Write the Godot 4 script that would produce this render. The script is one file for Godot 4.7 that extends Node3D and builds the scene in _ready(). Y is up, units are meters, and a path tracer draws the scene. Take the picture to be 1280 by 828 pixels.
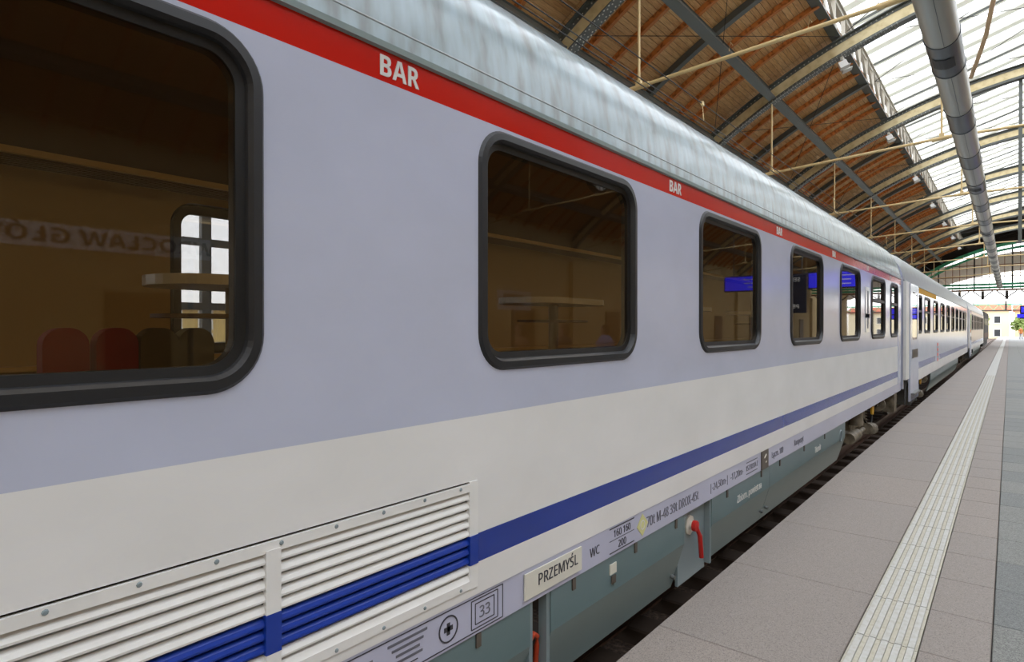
extends Node3D
# Railway platform hall: y up, metres. Helper coordinates: l = metres to the side of the camera towards the train (world -x),
# h = metres above eye height, s = metres along the platform (world -z). Platform top is y = 0, rail top y = -0.55.

const EYE := 1.67
const YAW := 39.11
const ARCH_L := -2.5      # crown of the hall arches
const ARCH_H := -7.78     # centre of the arch circle
const ARCH_R := 16.09     # radius to the arch underside
const BAY := 8.0
const FIRST := 10.1       # one arch stands here, the others every BAY metres
const K0 := -3            # first arch index
const K1 := 8             # last arch index (hall end)
const GABLE := FIRST + BAY * 8.0

class MB:
	var v := PackedVector3Array()
	var n := PackedVector3Array()
	var c := PackedColorArray()
	func tri(a: Vector3, b: Vector3, d: Vector3) -> void:   # counter-clockwise seen from outside
		var nn := (b - a).cross(d - a).normalized()
		v.append(a); v.append(d); v.append(b)
		n.append(nn); n.append(nn); n.append(nn)
	func quad(a: Vector3, b: Vector3, d: Vector3, e: Vector3) -> void:
		tri(a, b, d); tri(a, d, e)
	func stri(a: Vector3, b: Vector3, d: Vector3, na: Vector3, nb: Vector3, nd: Vector3) -> void:
		v.append(a); v.append(d); v.append(b)
		n.append(na); n.append(nd); n.append(nb)
	func squad(a: Vector3, b: Vector3, d: Vector3, e: Vector3, na: Vector3, nb: Vector3, nd: Vector3, ne: Vector3) -> void:
		stri(a, b, d, na, nb, nd); stri(a, d, e, na, nd, ne)
	func box(ctr: Vector3, size: Vector3, bs := Basis.IDENTITY) -> void:
		var x := bs.x * size.x * 0.5
		var y := bs.y * size.y * 0.5
		var z := bs.z * size.z * 0.5
		quad(ctr - x - y + z, ctr + x - y + z, ctr + x + y + z, ctr - x + y + z)
		quad(ctr + x - y - z, ctr - x - y - z, ctr - x + y - z, ctr + x + y - z)
		quad(ctr + x - y + z, ctr + x - y - z, ctr + x + y - z, ctr + x + y + z)
		quad(ctr - x - y - z, ctr - x - y + z, ctr - x + y + z, ctr - x + y - z)
		quad(ctr - x + y + z, ctr + x + y + z, ctr + x + y - z, ctr - x + y - z)
		quad(ctr - x - y - z, ctr + x - y - z, ctr + x - y + z, ctr - x - y + z)
	func cbox(ctr: Vector3, size: Vector3, ch: float, bs := Basis.IDENTITY) -> void:   # box with a chamfered top rim
		var x := bs.x * size.x * 0.5
		var y := bs.y * size.y * 0.5
		var z := bs.z * size.z * 0.5
		var xi := bs.x * (size.x * 0.5 - ch)
		var zi := bs.z * (size.z * 0.5 - ch)
		var m := bs.y * (size.y * 0.5 - ch)
		var lo := [ctr - x - y + z, ctr + x - y + z, ctr + x - y - z, ctr - x - y - z]
		var mi := [ctr - x + m + z, ctr + x + m + z, ctr + x + m - z, ctr - x + m - z]
		var hi := [ctr - xi + y + zi, ctr + xi + y + zi, ctr + xi + y - zi, ctr - xi + y - zi]
		for i in 4:
			var j := (i + 1) % 4
			quad(lo[i], lo[j], mi[j], mi[i])
			quad(mi[i], mi[j], hi[j], hi[i])
		quad(hi[0], hi[1], hi[2], hi[3])
		quad(lo[3], lo[2], lo[1], lo[0])
	func bar(a: Vector3, b: Vector3, w: float, t: float, up := Vector3.UP) -> void:   # square bar from a to b
		var z := (b - a).normalized()
		var x := up.cross(z).normalized()
		if x.length() < 0.5:
			x = Vector3.RIGHT
		var y := z.cross(x)
		box((a + b) * 0.5, Vector3(w, t, (b - a).length()), Basis(x, y, z))
	func tube(pts: Array, r: float, k := 8, caps := true) -> void:
		var prev := []
		var pn := []
		for i in pts.size():
			var p: Vector3 = pts[i]
			var q0: Vector3 = pts[maxi(i - 1, 0)]
			var q1: Vector3 = pts[mini(i + 1, pts.size() - 1)]
			var z := (q1 - q0).normalized()
			var x := (Vector3.UP if absf(z.y) < 0.9 else Vector3.RIGHT).cross(z).normalized()
			var y := z.cross(x)
			var ring := []
			var rn := []
			for j in k:
				var a := TAU * j / k
				var d := x * cos(a) + y * sin(a)
				ring.append(p + d * r); rn.append(d)
			if i > 0:
				for j in k:
					var j2 := (j + 1) % k
					squad(prev[j], prev[j2], ring[j2], ring[j], pn[j], pn[j2], rn[j2], rn[j])
			if caps and (i == 0 or i == pts.size() - 1):
				for j in range(1, k - 1):
					if i == 0: tri(ring[0], ring[j + 1], ring[j])
					else: tri(ring[0], ring[j], ring[j + 1])
			prev = ring; pn = rn
	func lathe(o: Vector3, axis: Vector3, prof: Array, k := 16) -> void:   # prof: Vector2(radius, along axis)
		var z := axis.normalized()
		var x := (Vector3.UP if absf(z.y) < 0.9 else Vector3.RIGHT).cross(z).normalized()
		var y := z.cross(x)
		for i in prof.size() - 1:
			var p: Vector2 = prof[i]
			var q: Vector2 = prof[i + 1]
			var t := q - p
			var nn := Vector2(t.y, -t.x).normalized()
			for j in k:
				var a := TAU * j / k
				var b := TAU * (j + 1) / k
				var da := x * cos(a) + y * sin(a)
				var db := x * cos(b) + y * sin(b)
				var na := (da * nn.x + z * nn.y)
				var nb := (db * nn.x + z * nn.y)
				squad(o + da * p.x + z * p.y, o + db * p.x + z * p.y, o + db * q.x + z * q.y, o + da * q.x + z * q.y, na, nb, nb, na)
	func loft(rings: Array, closed := true) -> void:   # flat quads between rings of points
		for i in rings.size() - 1:
			var a: PackedVector3Array = rings[i]
			var b: PackedVector3Array = rings[i + 1]
			var k := a.size()
			for j in (k if closed else k - 1):
				var j2 := (j + 1) % k
				quad(a[j], a[j2], b[j2], b[j])
	func poly(pts: PackedVector2Array, o: Vector3, ex: Vector3, ey: Vector3) -> void:   # flat polygon, faces ex x ey
		var idx := Geometry2D.triangulate_polygon(pts)
		for i in range(0, idx.size(), 3):
			var a := pts[idx[i]]
			var b := pts[idx[i + 1]]
			var d := pts[idx[i + 2]]
			if (b - a).cross(d - a) < 0.0:
				var t := b
				b = d; d = t
			tri(o + ex * a.x + ey * a.y, o + ex * b.x + ey * b.y, o + ex * d.x + ey * d.y)
	func prism(pts: PackedVector2Array, o: Vector3, ex: Vector3, ey: Vector3, depth: float) -> void:   # extruded backwards by depth
		var nz := ex.cross(ey).normalized()
		var p := pts
		if Geometry2D.is_polygon_clockwise(p):
			p = pts.duplicate(); p.reverse()
		poly(p, o, ex, ey)
		back(p, o - nz * depth, ex, ey)
		for i in p.size():
			var a := p[i]
			var b := p[(i + 1) % p.size()]
			var A := o + ex * a.x + ey * a.y
			var B := o + ex * b.x + ey * b.y
			quad(A - nz * depth, B - nz * depth, B, A)
	func back(pts: PackedVector2Array, o: Vector3, ex: Vector3, ey: Vector3) -> void:
		var idx := Geometry2D.triangulate_polygon(pts)
		for i in range(0, idx.size(), 3):
			var a := pts[idx[i]]
			var b := pts[idx[i + 1]]
			var d := pts[idx[i + 2]]
			if (b - a).cross(d - a) > 0.0:
				var t := b
				b = d; d = t
			tri(o + ex * a.x + ey * a.y, o + ex * b.x + ey * b.y, o + ex * d.x + ey * d.y)
	func mesh() -> ArrayMesh:
		var arr := []
		arr.resize(Mesh.ARRAY_MAX)
		arr[Mesh.ARRAY_VERTEX] = v
		arr[Mesh.ARRAY_NORMAL] = n
		if c.size() == v.size() and c.size() > 0:
			arr[Mesh.ARRAY_COLOR] = c
		var am := ArrayMesh.new()
		am.add_surface_from_arrays(Mesh.PRIMITIVE_TRIANGLES, arr)
		return am

var mats := {}
var taken := {}
var rng := RandomNumberGenerator.new()

func P(l: float, h: float, s: float) -> Vector3:
	return Vector3(-l, h + EYE, -s)

func numbered(called: String) -> String:
	var k: int = taken.get(called, 0)
	taken[called] = k + 1
	return called if k == 0 else "%s_%03d" % [called, k]

func tag(o: Node, label := "", category := "", group := "", kind := "") -> void:
	if label: o.set_meta("label", label)
	if category: o.set_meta("category", category)
	if group: o.set_meta("group", group)
	if kind: o.set_meta("kind", kind)

func inst(called: String, mesh: Mesh, mat: Material, parent: Node = self, at := Transform3D.IDENTITY) -> MeshInstance3D:
	var o := MeshInstance3D.new()
	o.name = numbered(called) if parent == self else called
	o.mesh = mesh
	o.material_override = mat
	parent.add_child(o, true)
	o.transform = at
	return o

func obj(called: String, m: MB, mat: Material, parent: Node = self, at := Transform3D.IDENTITY) -> MeshInstance3D:
	return inst(called, m.mesh(), mat, parent, at)

func thing(called: String, label: String, category: String, at := Vector3.ZERO, group := "", kind := "") -> Node3D:
	var o := Node3D.new()
	o.name = numbered(called)
	add_child(o)
	o.position = at
	tag(o, label, category, group, kind)
	return o

func copy(o: Node3D, at: Vector3, label := "") -> Node3D:
	var r: Node3D = o.duplicate()
	var base := String(o.name)
	if base.length() > 4 and base[base.length() - 4] == "_" and base.substr(base.length() - 3).is_valid_int():
		base = base.substr(0, base.length() - 4)
	r.name = numbered(base)
	add_child(r)
	r.position = at
	if label: r.set_meta("label", label)
	return r

func text(called: String, words: String, size: float, mat: Material, parent: Node, at: Vector3, turn := 90.0, bold := true, wide := 1.0) -> MeshInstance3D:
	var f := SystemFont.new()
	f.font_names = PackedStringArray(["Droid Sans"])
	if bold: f.font_weight = 700
	var t := TextMesh.new()
	t.font = f
	t.text = words
	t.font_size = 48
	t.pixel_size = size / 34.0
	t.depth = 0.003
	t.curve_step = 4.0
	var o := inst(called, t, mat, parent)
	o.transform = Transform3D(Basis(Vector3.UP, deg_to_rad(turn)) * Basis.from_scale(Vector3(wide, 1, 1)), at)
	return o

# ---------------------------------------------------------------- materials
func srgb(r: int, g: int, b: int) -> Color:
	return Color(r / 255.0, g / 255.0, b / 255.0)

func noise_tex(freq: float, octaves: int, ramp: Array, size := 512, seed_ := 1, type := FastNoiseLite.TYPE_SIMPLEX_SMOOTH) -> NoiseTexture2D:
	var nz := FastNoiseLite.new()
	nz.noise_type = type
	nz.seed = seed_
	nz.frequency = freq
	nz.fractal_octaves = octaves
	var t := NoiseTexture2D.new()
	t.width = size; t.height = size
	t.seamless = true
	t.generate_mipmaps = false
	t.noise = nz
	if ramp.size():
		var g := Gradient.new()
		g.offsets = PackedFloat32Array(range(ramp.size()).map(func(i): return float(ramp[i][0])))
		g.colors = PackedColorArray(ramp.map(func(e): return e[1]))
		t.color_ramp = g
	return t

func speck_tex(seed_: int, spread: float, dark_share: float, dark: float, size := 512) -> ImageTexture:
	var r := RandomNumberGenerator.new()
	r.seed = seed_
	var im := Image.create(size, size, false, Image.FORMAT_RGB8)
	for y in size:
		for x in size:
			var g := 0.88 + r.randfn(0.0, spread)
			if r.randf() < dark_share: g *= dark
			g = clampf(g, 0.0, 1.0)
			im.set_pixel(x, y, Color(g, g, g * 0.985))
	return ImageTexture.create_from_image(im)

func mat(called: String, c: Color, rough := 0.6, metal := 0.0) -> StandardMaterial3D:
	if mats.has(called): return mats[called]
	var m := StandardMaterial3D.new()
	m.resource_name = called
	m.albedo_color = c
	m.roughness = rough
	m.metallic = metal
	mats[called] = m
	return m

func tri_tex(m: StandardMaterial3D, t: Texture2D, scale: Vector3) -> StandardMaterial3D:
	m.albedo_texture = t
	m.uv1_triplanar = true
	m.uv1_world_triplanar = true
	m.uv1_scale = scale
	return m

func bump(m: StandardMaterial3D, t: Texture2D, cm: float, scale := Vector3.ZERO) -> StandardMaterial3D:
	m.heightmap_enabled = true
	m.heightmap_texture = t
	m.heightmap_scale = cm
	if scale != Vector3.ZERO:
		m.uv1_triplanar = true
		m.uv1_world_triplanar = true
		m.uv1_scale = scale
	return m

func glass(called: String, c: Color, alpha: float, rough := 0.02) -> StandardMaterial3D:
	var m := mat(called, Color(c.r, c.g, c.b, alpha), rough)
	m.transparency = BaseMaterial3D.TRANSPARENCY_ALPHA
	return m

func make_materials() -> void:
	var soft := noise_tex(0.012, 3, [], 512, 3)
	var fine := noise_tex(0.05, 3, [], 512, 4)
	var patch := noise_tex(0.01, 4, [[0.0, Color(0.965, 0.965, 0.96)], [1.0, Color(1, 1, 1)]], 512, 5)
	# coach paint
	for e in [["lilac", srgb(197, 202, 222)], ["white_paint", srgb(238, 237, 235)], ["blue_paint", srgb(14, 52, 152)], ["red_paint", srgb(206, 26, 10)], ["yellow_paint", srgb(225, 170, 40)], ["sole_lilac", srgb(192, 194, 216)]]:
		var m := mat(e[0], e[1], 0.16 if e[0] != "yellow_paint" else 0.6)
		m.clearcoat_enabled = false
		tri_tex(m, patch, Vector3(0.35, 0.35, 0.22))
		bump(m, soft, 0.03)
	var lv := mat("louvre_white", srgb(240, 239, 236), 0.35)
	tri_tex(lv, patch, Vector3(0.8, 0.8, 0.5))
	mat("louvre_blue", srgb(18, 56, 156), 0.3)
	var streak := noise_tex(0.02, 4, [[0.0, srgb(130, 134, 130)], [0.35, srgb(154, 166, 170)], [0.6, srgb(168, 186, 194)], [1.0, srgb(180, 200, 210)]], 512, 9)
	var cr := mat("coach_roof", Color.WHITE, 0.2)
	tri_tex(cr, streak, Vector3(0.22, 0.22, 0.75))
	bump(cr, soft, 0.3)
	var streak2 := noise_tex(0.02, 4, [[0.0, srgb(138, 142, 140)], [1.0, srgb(182, 190, 194)]], 512, 10)
	var cr2 := mat("coach_roof_b", Color.WHITE, 0.36)
	tri_tex(cr2, streak2, Vector3(0.25, 0.25, 1.3))
	mat("gutter", srgb(142, 158, 158), 0.35)
	var sk := mat("skirt", srgb(110, 131, 134), 0.33)
	tri_tex(sk, patch, Vector3(0.5, 0.5, 0.4))
	mat("skirt_pale", srgb(134, 148, 152), 0.4)
	mat("rubber", srgb(36, 37, 40), 0.42)
	mat("rubber_black", srgb(14, 14, 15), 0.5)
	mat("underframe", srgb(34, 33, 31), 0.8)
	mat("steel_grey", srgb(120, 122, 120), 0.45, 0.4)
	var dirt := noise_tex(0.03, 4, [[0.0, srgb(76, 68, 54)], [0.5, srgb(124, 114, 97)], [1.0, srgb(152, 143, 127)]], 256, 12)
	tri_tex(mat("bogie_grey", Color.WHITE, 0.6), dirt, Vector3(0.7, 0.7, 0.7))
	mat("wheel_steel", srgb(92, 84, 78), 0.5, 0.5)
	mat("yellow_disc", srgb(222, 170, 30), 0.5)
	mat("red_handle", srgb(196, 40, 34), 0.45)
	mat("orange_hose", srgb(196, 72, 38), 0.5)
	mat("ink", srgb(58, 58, 66), 0.6)
	mat("ink_soft", srgb(104, 104, 114), 0.6)
	mat("white_print", srgb(222, 220, 216), 0.6)
	mat("plate_cream", srgb(222, 219, 206), 0.5)
	mat("plate_brown", srgb(92, 84, 76), 0.5)
	mat("pale_yellow", srgb(214, 212, 150), 0.55)
	glass("coach_glass", srgb(26, 17, 7), 0.54)
	mat("lining", srgb(200, 168, 108), 0.6)
	mat("lining_dark", srgb(104, 78, 46), 0.6)
	mat("coach_floor", srgb(84, 66, 52), 0.6)
	mat("coach_trim", srgb(228, 190, 112), 0.4)
	var lst := mat("fill_strip", srgb(250, 240, 220), 0.5)  # glow of the strip added inside the bar coach
	lst.emission_enabled = true
	lst.emission = srgb(255, 224, 170)
	lst.emission_energy_multiplier = 1.2
	mat("table_top", srgb(198, 190, 168), 0.35)
	mat("table_pole", srgb(176, 152, 108), 0.4)
	mat("seat_red", srgb(160, 34, 26), 0.8)
	mat("seat_olive", srgb(110, 98, 58), 0.8)
	# paving
	var sp := speck_tex(21, 0.055, 0.06, 0.72)
	var pk := mat("paving_pink", srgb(160, 149, 142), 0.62)
	tri_tex(pk, sp, Vector3(0.55, 0.55, 0.55))
	var pk2 := mat("paving_pink_b", srgb(156, 146, 140), 0.6)
	tri_tex(pk2, sp, Vector3(0.6, 0.6, 0.6))
	var sg := speck_tex(22, 0.12, 0.15, 0.7)
	tri_tex(mat("paving_grey", srgb(134, 135, 131), 0.55), sg, Vector3(0.5, 0.5, 0.5))
	tri_tex(mat("paving_grey_b", srgb(121, 124, 123), 0.55), sg, Vector3(0.55, 0.55, 0.55))
	var cream := noise_tex(0.03, 4, [[0.0, srgb(174, 171, 160)], [0.5, srgb(186, 185, 178)], [1.0, srgb(192, 192, 188)]], 512, 14)
	tri_tex(mat("guide_stone", Color.WHITE, 0.6), cream, Vector3(1.2, 1.2, 1.2))
	tri_tex(mat("guide_groove", srgb(250, 244, 230), 0.75), cream, Vector3(1.4, 1.4, 1.4))
	mat("joint", srgb(104, 96, 86), 0.9)
	var conc := noise_tex(0.02, 5, [[0.0, srgb(86, 80, 74)], [1.0, srgb(128, 120, 112)]], 256, 15)
	tri_tex(mat("concrete", Color.WHITE, 0.85), conc, Vector3(0.6, 0.6, 0.6))
	var bal := noise_tex(0.05, 3, [[0.0, srgb(50, 39, 32)], [0.5, srgb(86, 69, 57)], [1.0, srgb(122, 102, 86)]], 512, 16, FastNoiseLite.TYPE_CELLULAR)
	var bm := mat("ballast", Color.WHITE, 0.95)
	tri_tex(bm, bal, Vector3(0.9, 0.9, 0.9))
	bump(bm, bal, 4.0)
	mat("sleeper", srgb(74, 60, 50), 0.9)
	mat("rail", srgb(88, 64, 50), 0.6)
	# hall
	for i in 5:
		var tone: Color = [srgb(236, 190, 132), srgb(228, 180, 122), srgb(240, 198, 142), srgb(222, 174, 116), srgb(232, 188, 134)][i]
		var grain := noise_tex(0.03, 4, [[0.0, Color(0.78, 0.7, 0.62)], [0.55, Color(0.95, 0.93, 0.9)], [1.0, Color(1, 1, 1)]], 256, 30 + i)
		tri_tex(mat("board_%d" % i, tone, 0.62), grain, Vector3(5.0, 5.0, 0.3))
	var rg := noise_tex(0.03, 4, [[0.0, Color(0.6, 0.5, 0.42)], [0.5, Color(0.95, 0.92, 0.9)], [1.0, Color(1, 1, 1)]], 256, 40)
	tri_tex(mat("rafter", srgb(228, 148, 78), 0.6), rg, Vector3(0.8, 0.8, 6.0))
	mat("sheathing", srgb(40, 32, 26), 0.9)
	mat("steel_paint", srgb(98, 102, 98), 0.42)
	var cm := noise_tex(0.02, 4, [[0.0, srgb(210, 190, 140)], [0.5, srgb(230, 212, 166)], [1.0, srgb(238, 222, 180)]], 256, 41)
	tri_tex(mat("arch_cream", Color.WHITE, 0.42), cm, Vector3(0.6, 0.6, 0.6))
	mat("rivet", srgb(206, 204, 196), 0.5)
	mat("tie_cream", srgb(224, 196, 142), 0.5)
	mat("lattice_white", srgb(196, 190, 176), 0.5)
	var bw := mat("bar_white", srgb(226, 225, 218), 0.5)
	bw.backlight_enabled = true
	bw.backlight = Color(0.85, 0.85, 0.82)
	glass("sky_glass", srgb(226, 236, 246), 0.08, 0.05)
	glass("clear_glass", srgb(220, 228, 226), 0.08, 0.03)
	mat("duct_pale", srgb(176, 176, 168), 0.28)
	mat("duct_dark", srgb(76, 84, 90), 0.3)
	mat("duct_black", srgb(22, 24, 26), 0.5)
	mat("wire", srgb(34, 30, 26), 0.6)
	mat("conduit", srgb(206, 176, 142), 0.5)
	mat("green_steel", srgb(74, 184, 138), 0.5)
	mat("brown_steel", srgb(146, 104, 72), 0.55)
	mat("warm_reflection_beige", srgb(190, 166, 148), 0.3)  # warm reflection on the third coach, put into its wall colour
	mat("dark_steel", srgb(58, 52, 46), 0.55)
	var st := noise_tex(0.015, 4, [[0.0, srgb(184, 156, 108)], [1.0, srgb(200, 174, 126)]], 256, 43)
	tri_tex(mat("stucco", Color.WHITE, 0.85), st, Vector3(0.3, 0.3, 0.3))
	mat("ochre_wall", srgb(226, 194, 116), 0.85)
	mat("pale_wall", srgb(242, 238, 226), 0.85)
	mat("far_wall", srgb(226, 212, 178), 0.85)
	mat("roof_tile", srgb(178, 92, 60), 0.8)
	mat("dark_window", srgb(60, 62, 66), 0.2)
	mat("soil", srgb(186, 176, 152), 0.95)
	mat("leaf", srgb(132, 150, 84), 0.8)
	mat("bark", srgb(110, 92, 72), 0.9)
	mat("sign_white", srgb(226, 224, 220), 0.5)
	mat("sign_navy", srgb(24, 30, 52), 0.4)
	mat("frame_black", srgb(20, 20, 22), 0.4)
	var scr := mat("screen_blue", srgb(40, 40, 170), 0.3)
	scr.emission_enabled = true
	scr.emission = srgb(48, 44, 230)
	scr.emission_energy_multiplier = 0.7
	mat("loco_green", srgb(48, 43, 38), 0.75)
	mat("loco_brown", srgb(92, 62, 46), 0.75)

# ---------------------------------------------------------------- entry
func _ready() -> void:
	rng.seed = 7
	var cam := Camera3D.new()
	cam.name = "camera"
	add_child(cam)
	cam.position = Vector3(0, EYE, 0)
	cam.rotation_degrees = Vector3(-0.30, YAW, 0)
	cam.fov = 56.85
	cam.near = 0.05
	cam.far = 600.0
	cam.current = true
	var env := Environment.new()
	env.background_mode = Environment.BG_SKY
	var sm := ProceduralSkyMaterial.new()
	sm.sky_top_color = srgb(235, 240, 249)
	sm.sky_horizon_color = srgb(250, 249, 246)
	sm.ground_horizon_color = srgb(214, 208, 196)
	sm.ground_bottom_color = srgb(150, 144, 134)
	sm.sun_angle_max = 1.0
	var sky := Sky.new()
	sky.sky_material = sm
	env.sky = sky
	env.background_energy_multiplier = 2.6
	env.tonemap_mode = Environment.TONE_MAPPER_LINEAR
	env.tonemap_exposure = 1.75
	env.sdfgi_enabled = true
	env.ssao_enabled = true
	env.ssil_enabled = true
	var we := WorldEnvironment.new()
	we.name = "world"
	we.environment = env
	add_child(we)
	make_materials()
	build_platform()
	build_track()
	build_hall_walls()
	build_roof()
	build_arches()
	build_gable()
	build_outside()
	build_bar_coach()
	build_other_coaches()
	build_locomotive()
	build_fittings()
	platform_furniture()
	build_people()

# ---------------------------------------------------------------- platform and track
func slab(lw: float, lsn: float, th: float, ch := 0.004) -> ArrayMesh:
	var m := MB.new()
	m.cbox(Vector3(0, -th * 0.5, 0), Vector3(lw - 0.004, th, lsn - 0.005), ch)
	return m.mesh()

func guide_tile() -> Array:
	var w := 0.29
	var b := MB.new()
	b.box(Vector3(0, -0.034, 0), Vector3(w, 0.05, 0.595))
	var r := MB.new()
	for i in 5:
		var x := -w * 0.5 + w * (i + 0.5) / 5.0
		r.cbox(Vector3(x, -0.002, 0), Vector3(0.032, 0.01, 0.592), 0.002)
		if i < 4:
			b.box(Vector3(x + w / 10.0, -0.006, 0), Vector3(0.021, 0.008, 0.592))
	return [b.mesh(), r.mesh()]

func build_platform() -> void:
	var f := thing("floor", "stone paved station platform with a pale ribbed guidance strip along the train", "platform", Vector3.ZERO, "", "structure")
	var m := MB.new()
	var s0 := -34.0
	var s1 := 150.0
	m.box(Vector3((-1.49 + 6.55) * 0.5, -0.33, -(s0 + s1) * 0.5), Vector3(8.04, 0.56, s1 - s0))
	obj("platform_core", m, mats.concrete, f)
	# rows of slabs: [l left, l right, length, first joint]
	var near := 27.0
	var big := slab(0.868, 1.2, 0.05)
	var border := slab(0.294, 0.6, 0.05)
	var tile := slab(0.6, 0.6, 0.05)
	var gt := guide_tile()
	var j0 := 3.178
	var pinks := [mats.paving_pink, mats.paving_pink_b]
	var greys := [mats.paving_grey, mats.paving_grey_b]
	var k := -3
	while j0 + 1.2 * k < near:
		var sc := j0 + 1.2 * k + 0.6
		inst("paving_slab", big, pinks[rng.randi() % 2], f, Transform3D(Basis(), Vector3(-(1.526 + 0.656) * 0.5, 0, -sc)))
		k += 1
	k = -5
	while j0 + 0.6 * k < near:
		var sc := j0 + 0.6 * k + 0.3
		inst("border_slab", border, pinks[rng.randi() % 2], f, Transform3D(Basis(), Vector3(-(0.363 + 0.064) * 0.5, 0, -sc)))
		var t := inst("guidance_tile", gt[0], mats.guide_groove, f, Transform3D(Basis(), Vector3(-(0.656 + 0.363) * 0.5, 0, -sc)))
		inst("ribs", gt[1], mats.guide_stone, t)
		for c in 2:
			inst("grey_slab", tile, greys[rng.randi() % 2], f, Transform3D(Basis(), Vector3(-(0.066 - 0.3 - 0.6 * c), 0, -sc)))
		k += 1
	# beyond the reach of the eye the same pieces, joined
	var a := MB.new()
	var b := MB.new()
	var g := MB.new()
	var g2 := MB.new()
	var st := j0 + 1.2 * ceilf((near - j0) / 1.2)
	var s := st
	while s < s1 - 1.2:
		a.box(Vector3(-(1.526 + 0.661) * 0.5, -0.025, -(s + 0.6)), Vector3(0.858, 0.05, 1.19))
		for q in 2:
			var sc := s + 0.3 + 0.6 * q
			a.box(Vector3(-(0.363 + 0.068) * 0.5, -0.025, -sc), Vector3(0.287, 0.05, 0.592))
			g.box(Vector3(-(0.656 + 0.363) * 0.5, -0.025, -sc), Vector3(0.286, 0.05, 0.593))
			for c in 2:
				b.box(Vector3(-(0.066 - 0.3 - 0.6 * c), -0.025, -sc), Vector3(0.596, 0.05, 0.594))
		s += 1.2
	tag(obj("distant_paving", a, mats.paving_pink, f), "", "", "", "stuff")
	tag(obj("distant_grey_paving", b, mats.paving_grey, f), "", "", "", "stuff")
	tag(obj("distant_guidance_strip", g, mats.guide_stone, f), "", "", "", "stuff")
	s = s0 + 0.3
	while s < s1:
		for c in 9:
			if s > -1.0 or c < 9:
				g2.box(Vector3(1.134 + 0.3 + 0.6 * c, -0.025, -s), Vector3(0.594, 0.05, 0.594))
		s += 0.6
	tag(obj("far_side_paving", g2, mats.paving_grey, f), "", "", "", "stuff")
	# slabs behind the camera
	var h := MB.new()
	s = j0 - 4.2
	while s > s0:
		h.box(Vector3(-(1.526 - 1.134) * 0.5, -0.025, -s), Vector3(2.655, 0.05, 1.19))
		s -= 1.2
	tag(obj("paving_behind", h, mats.paving_pink, f), "", "", "", "stuff")

func build_track() -> void:
	var m := MB.new()
	m.box(Vector3(-31.5, -1.15, -60), Vector3(60.0, 0.6, 260))
	tag(obj("ground", m, mats.ballast), "dark brown track ballast below the platform edge", "ballast", "", "structure")
	var m2 := MB.new()
	m2.box(Vector3(36.55, -1.15, -60), Vector3(60.0, 0.6, 260))
	tag(obj("ground", m2, mats.ballast), "track bed on the other side of the platform", "ballast", "", "structure")
	for side in 2:
		var x0: float = -3.2 if side == 0 else 8.2
		var t := thing("railway_track", "rusty rails on dark sleepers under the train" if side == 0 else "empty track across the platform from the train", "track", Vector3(x0, -0.85, 0))
		var rl := MB.new()
		rl.box(Vector3(0, 0.282, 0), Vector3(0.07, 0.035, 184))
		rl.box(Vector3(0, 0.2, 0), Vector3(0.018, 0.14, 184))
		rl.box(Vector3(0, 0.125, 0), Vector3(0.14, 0.02, 184))
		var rm := rl.mesh()
		for sd in [-1, 1]:
			inst("rail", rm, mats.rail, t, Transform3D(Basis(), Vector3(0.755 * sd, 0, -58)))
		var sl := MB.new()
		sl.cbox(Vector3(0, 0.06, 0), Vector3(2.5, 0.14, 0.26), 0.015)
		var slm := sl.mesh()
		for i in (110 if side == 0 else 40):
			inst("sleeper", slm, mats.sleeper, t, Transform3D(Basis(), Vector3(0, 0, 2.0 - 0.65 * i)))

# ---------------------------------------------------------------- hall
func arc(l: float, r: float) -> float:   # height above eye of the circle of radius r at side distance l
	return ARCH_H + sqrt(r * r - (l - ARCH_L) * (l - ARCH_L))

func pol(phi: float, r: float, s: float) -> Vector3:
	return P(ARCH_L + r * sin(phi), ARCH_H + r * cos(phi), s)

func sweep(m: MB, p0: float, p1: float, k: int, r0: float, r1: float, s0: float, s1: float) -> void:   # curved box along the arch
	var A := PackedVector3Array()
	var rings := []
	for i in k + 1:
		var p := lerpf(p0, p1, float(i) / k)
		rings.append(PackedVector3Array([pol(p, r0, s0), pol(p, r1, s0), pol(p, r1, s1), pol(p, r0, s1)]))
	if p1 > p0:
		for r in rings:
			r.reverse()
	m.loft(rings)
	A = rings[0]
	m.quad(A[3], A[2], A[1], A[0])
	A = rings[k]
	m.quad(A[0], A[1], A[2], A[3])

func phi_at(l: float, r: float) -> float:
	return asin((l - ARCH_L) / r)

const WALL_L := 8.6

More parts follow.
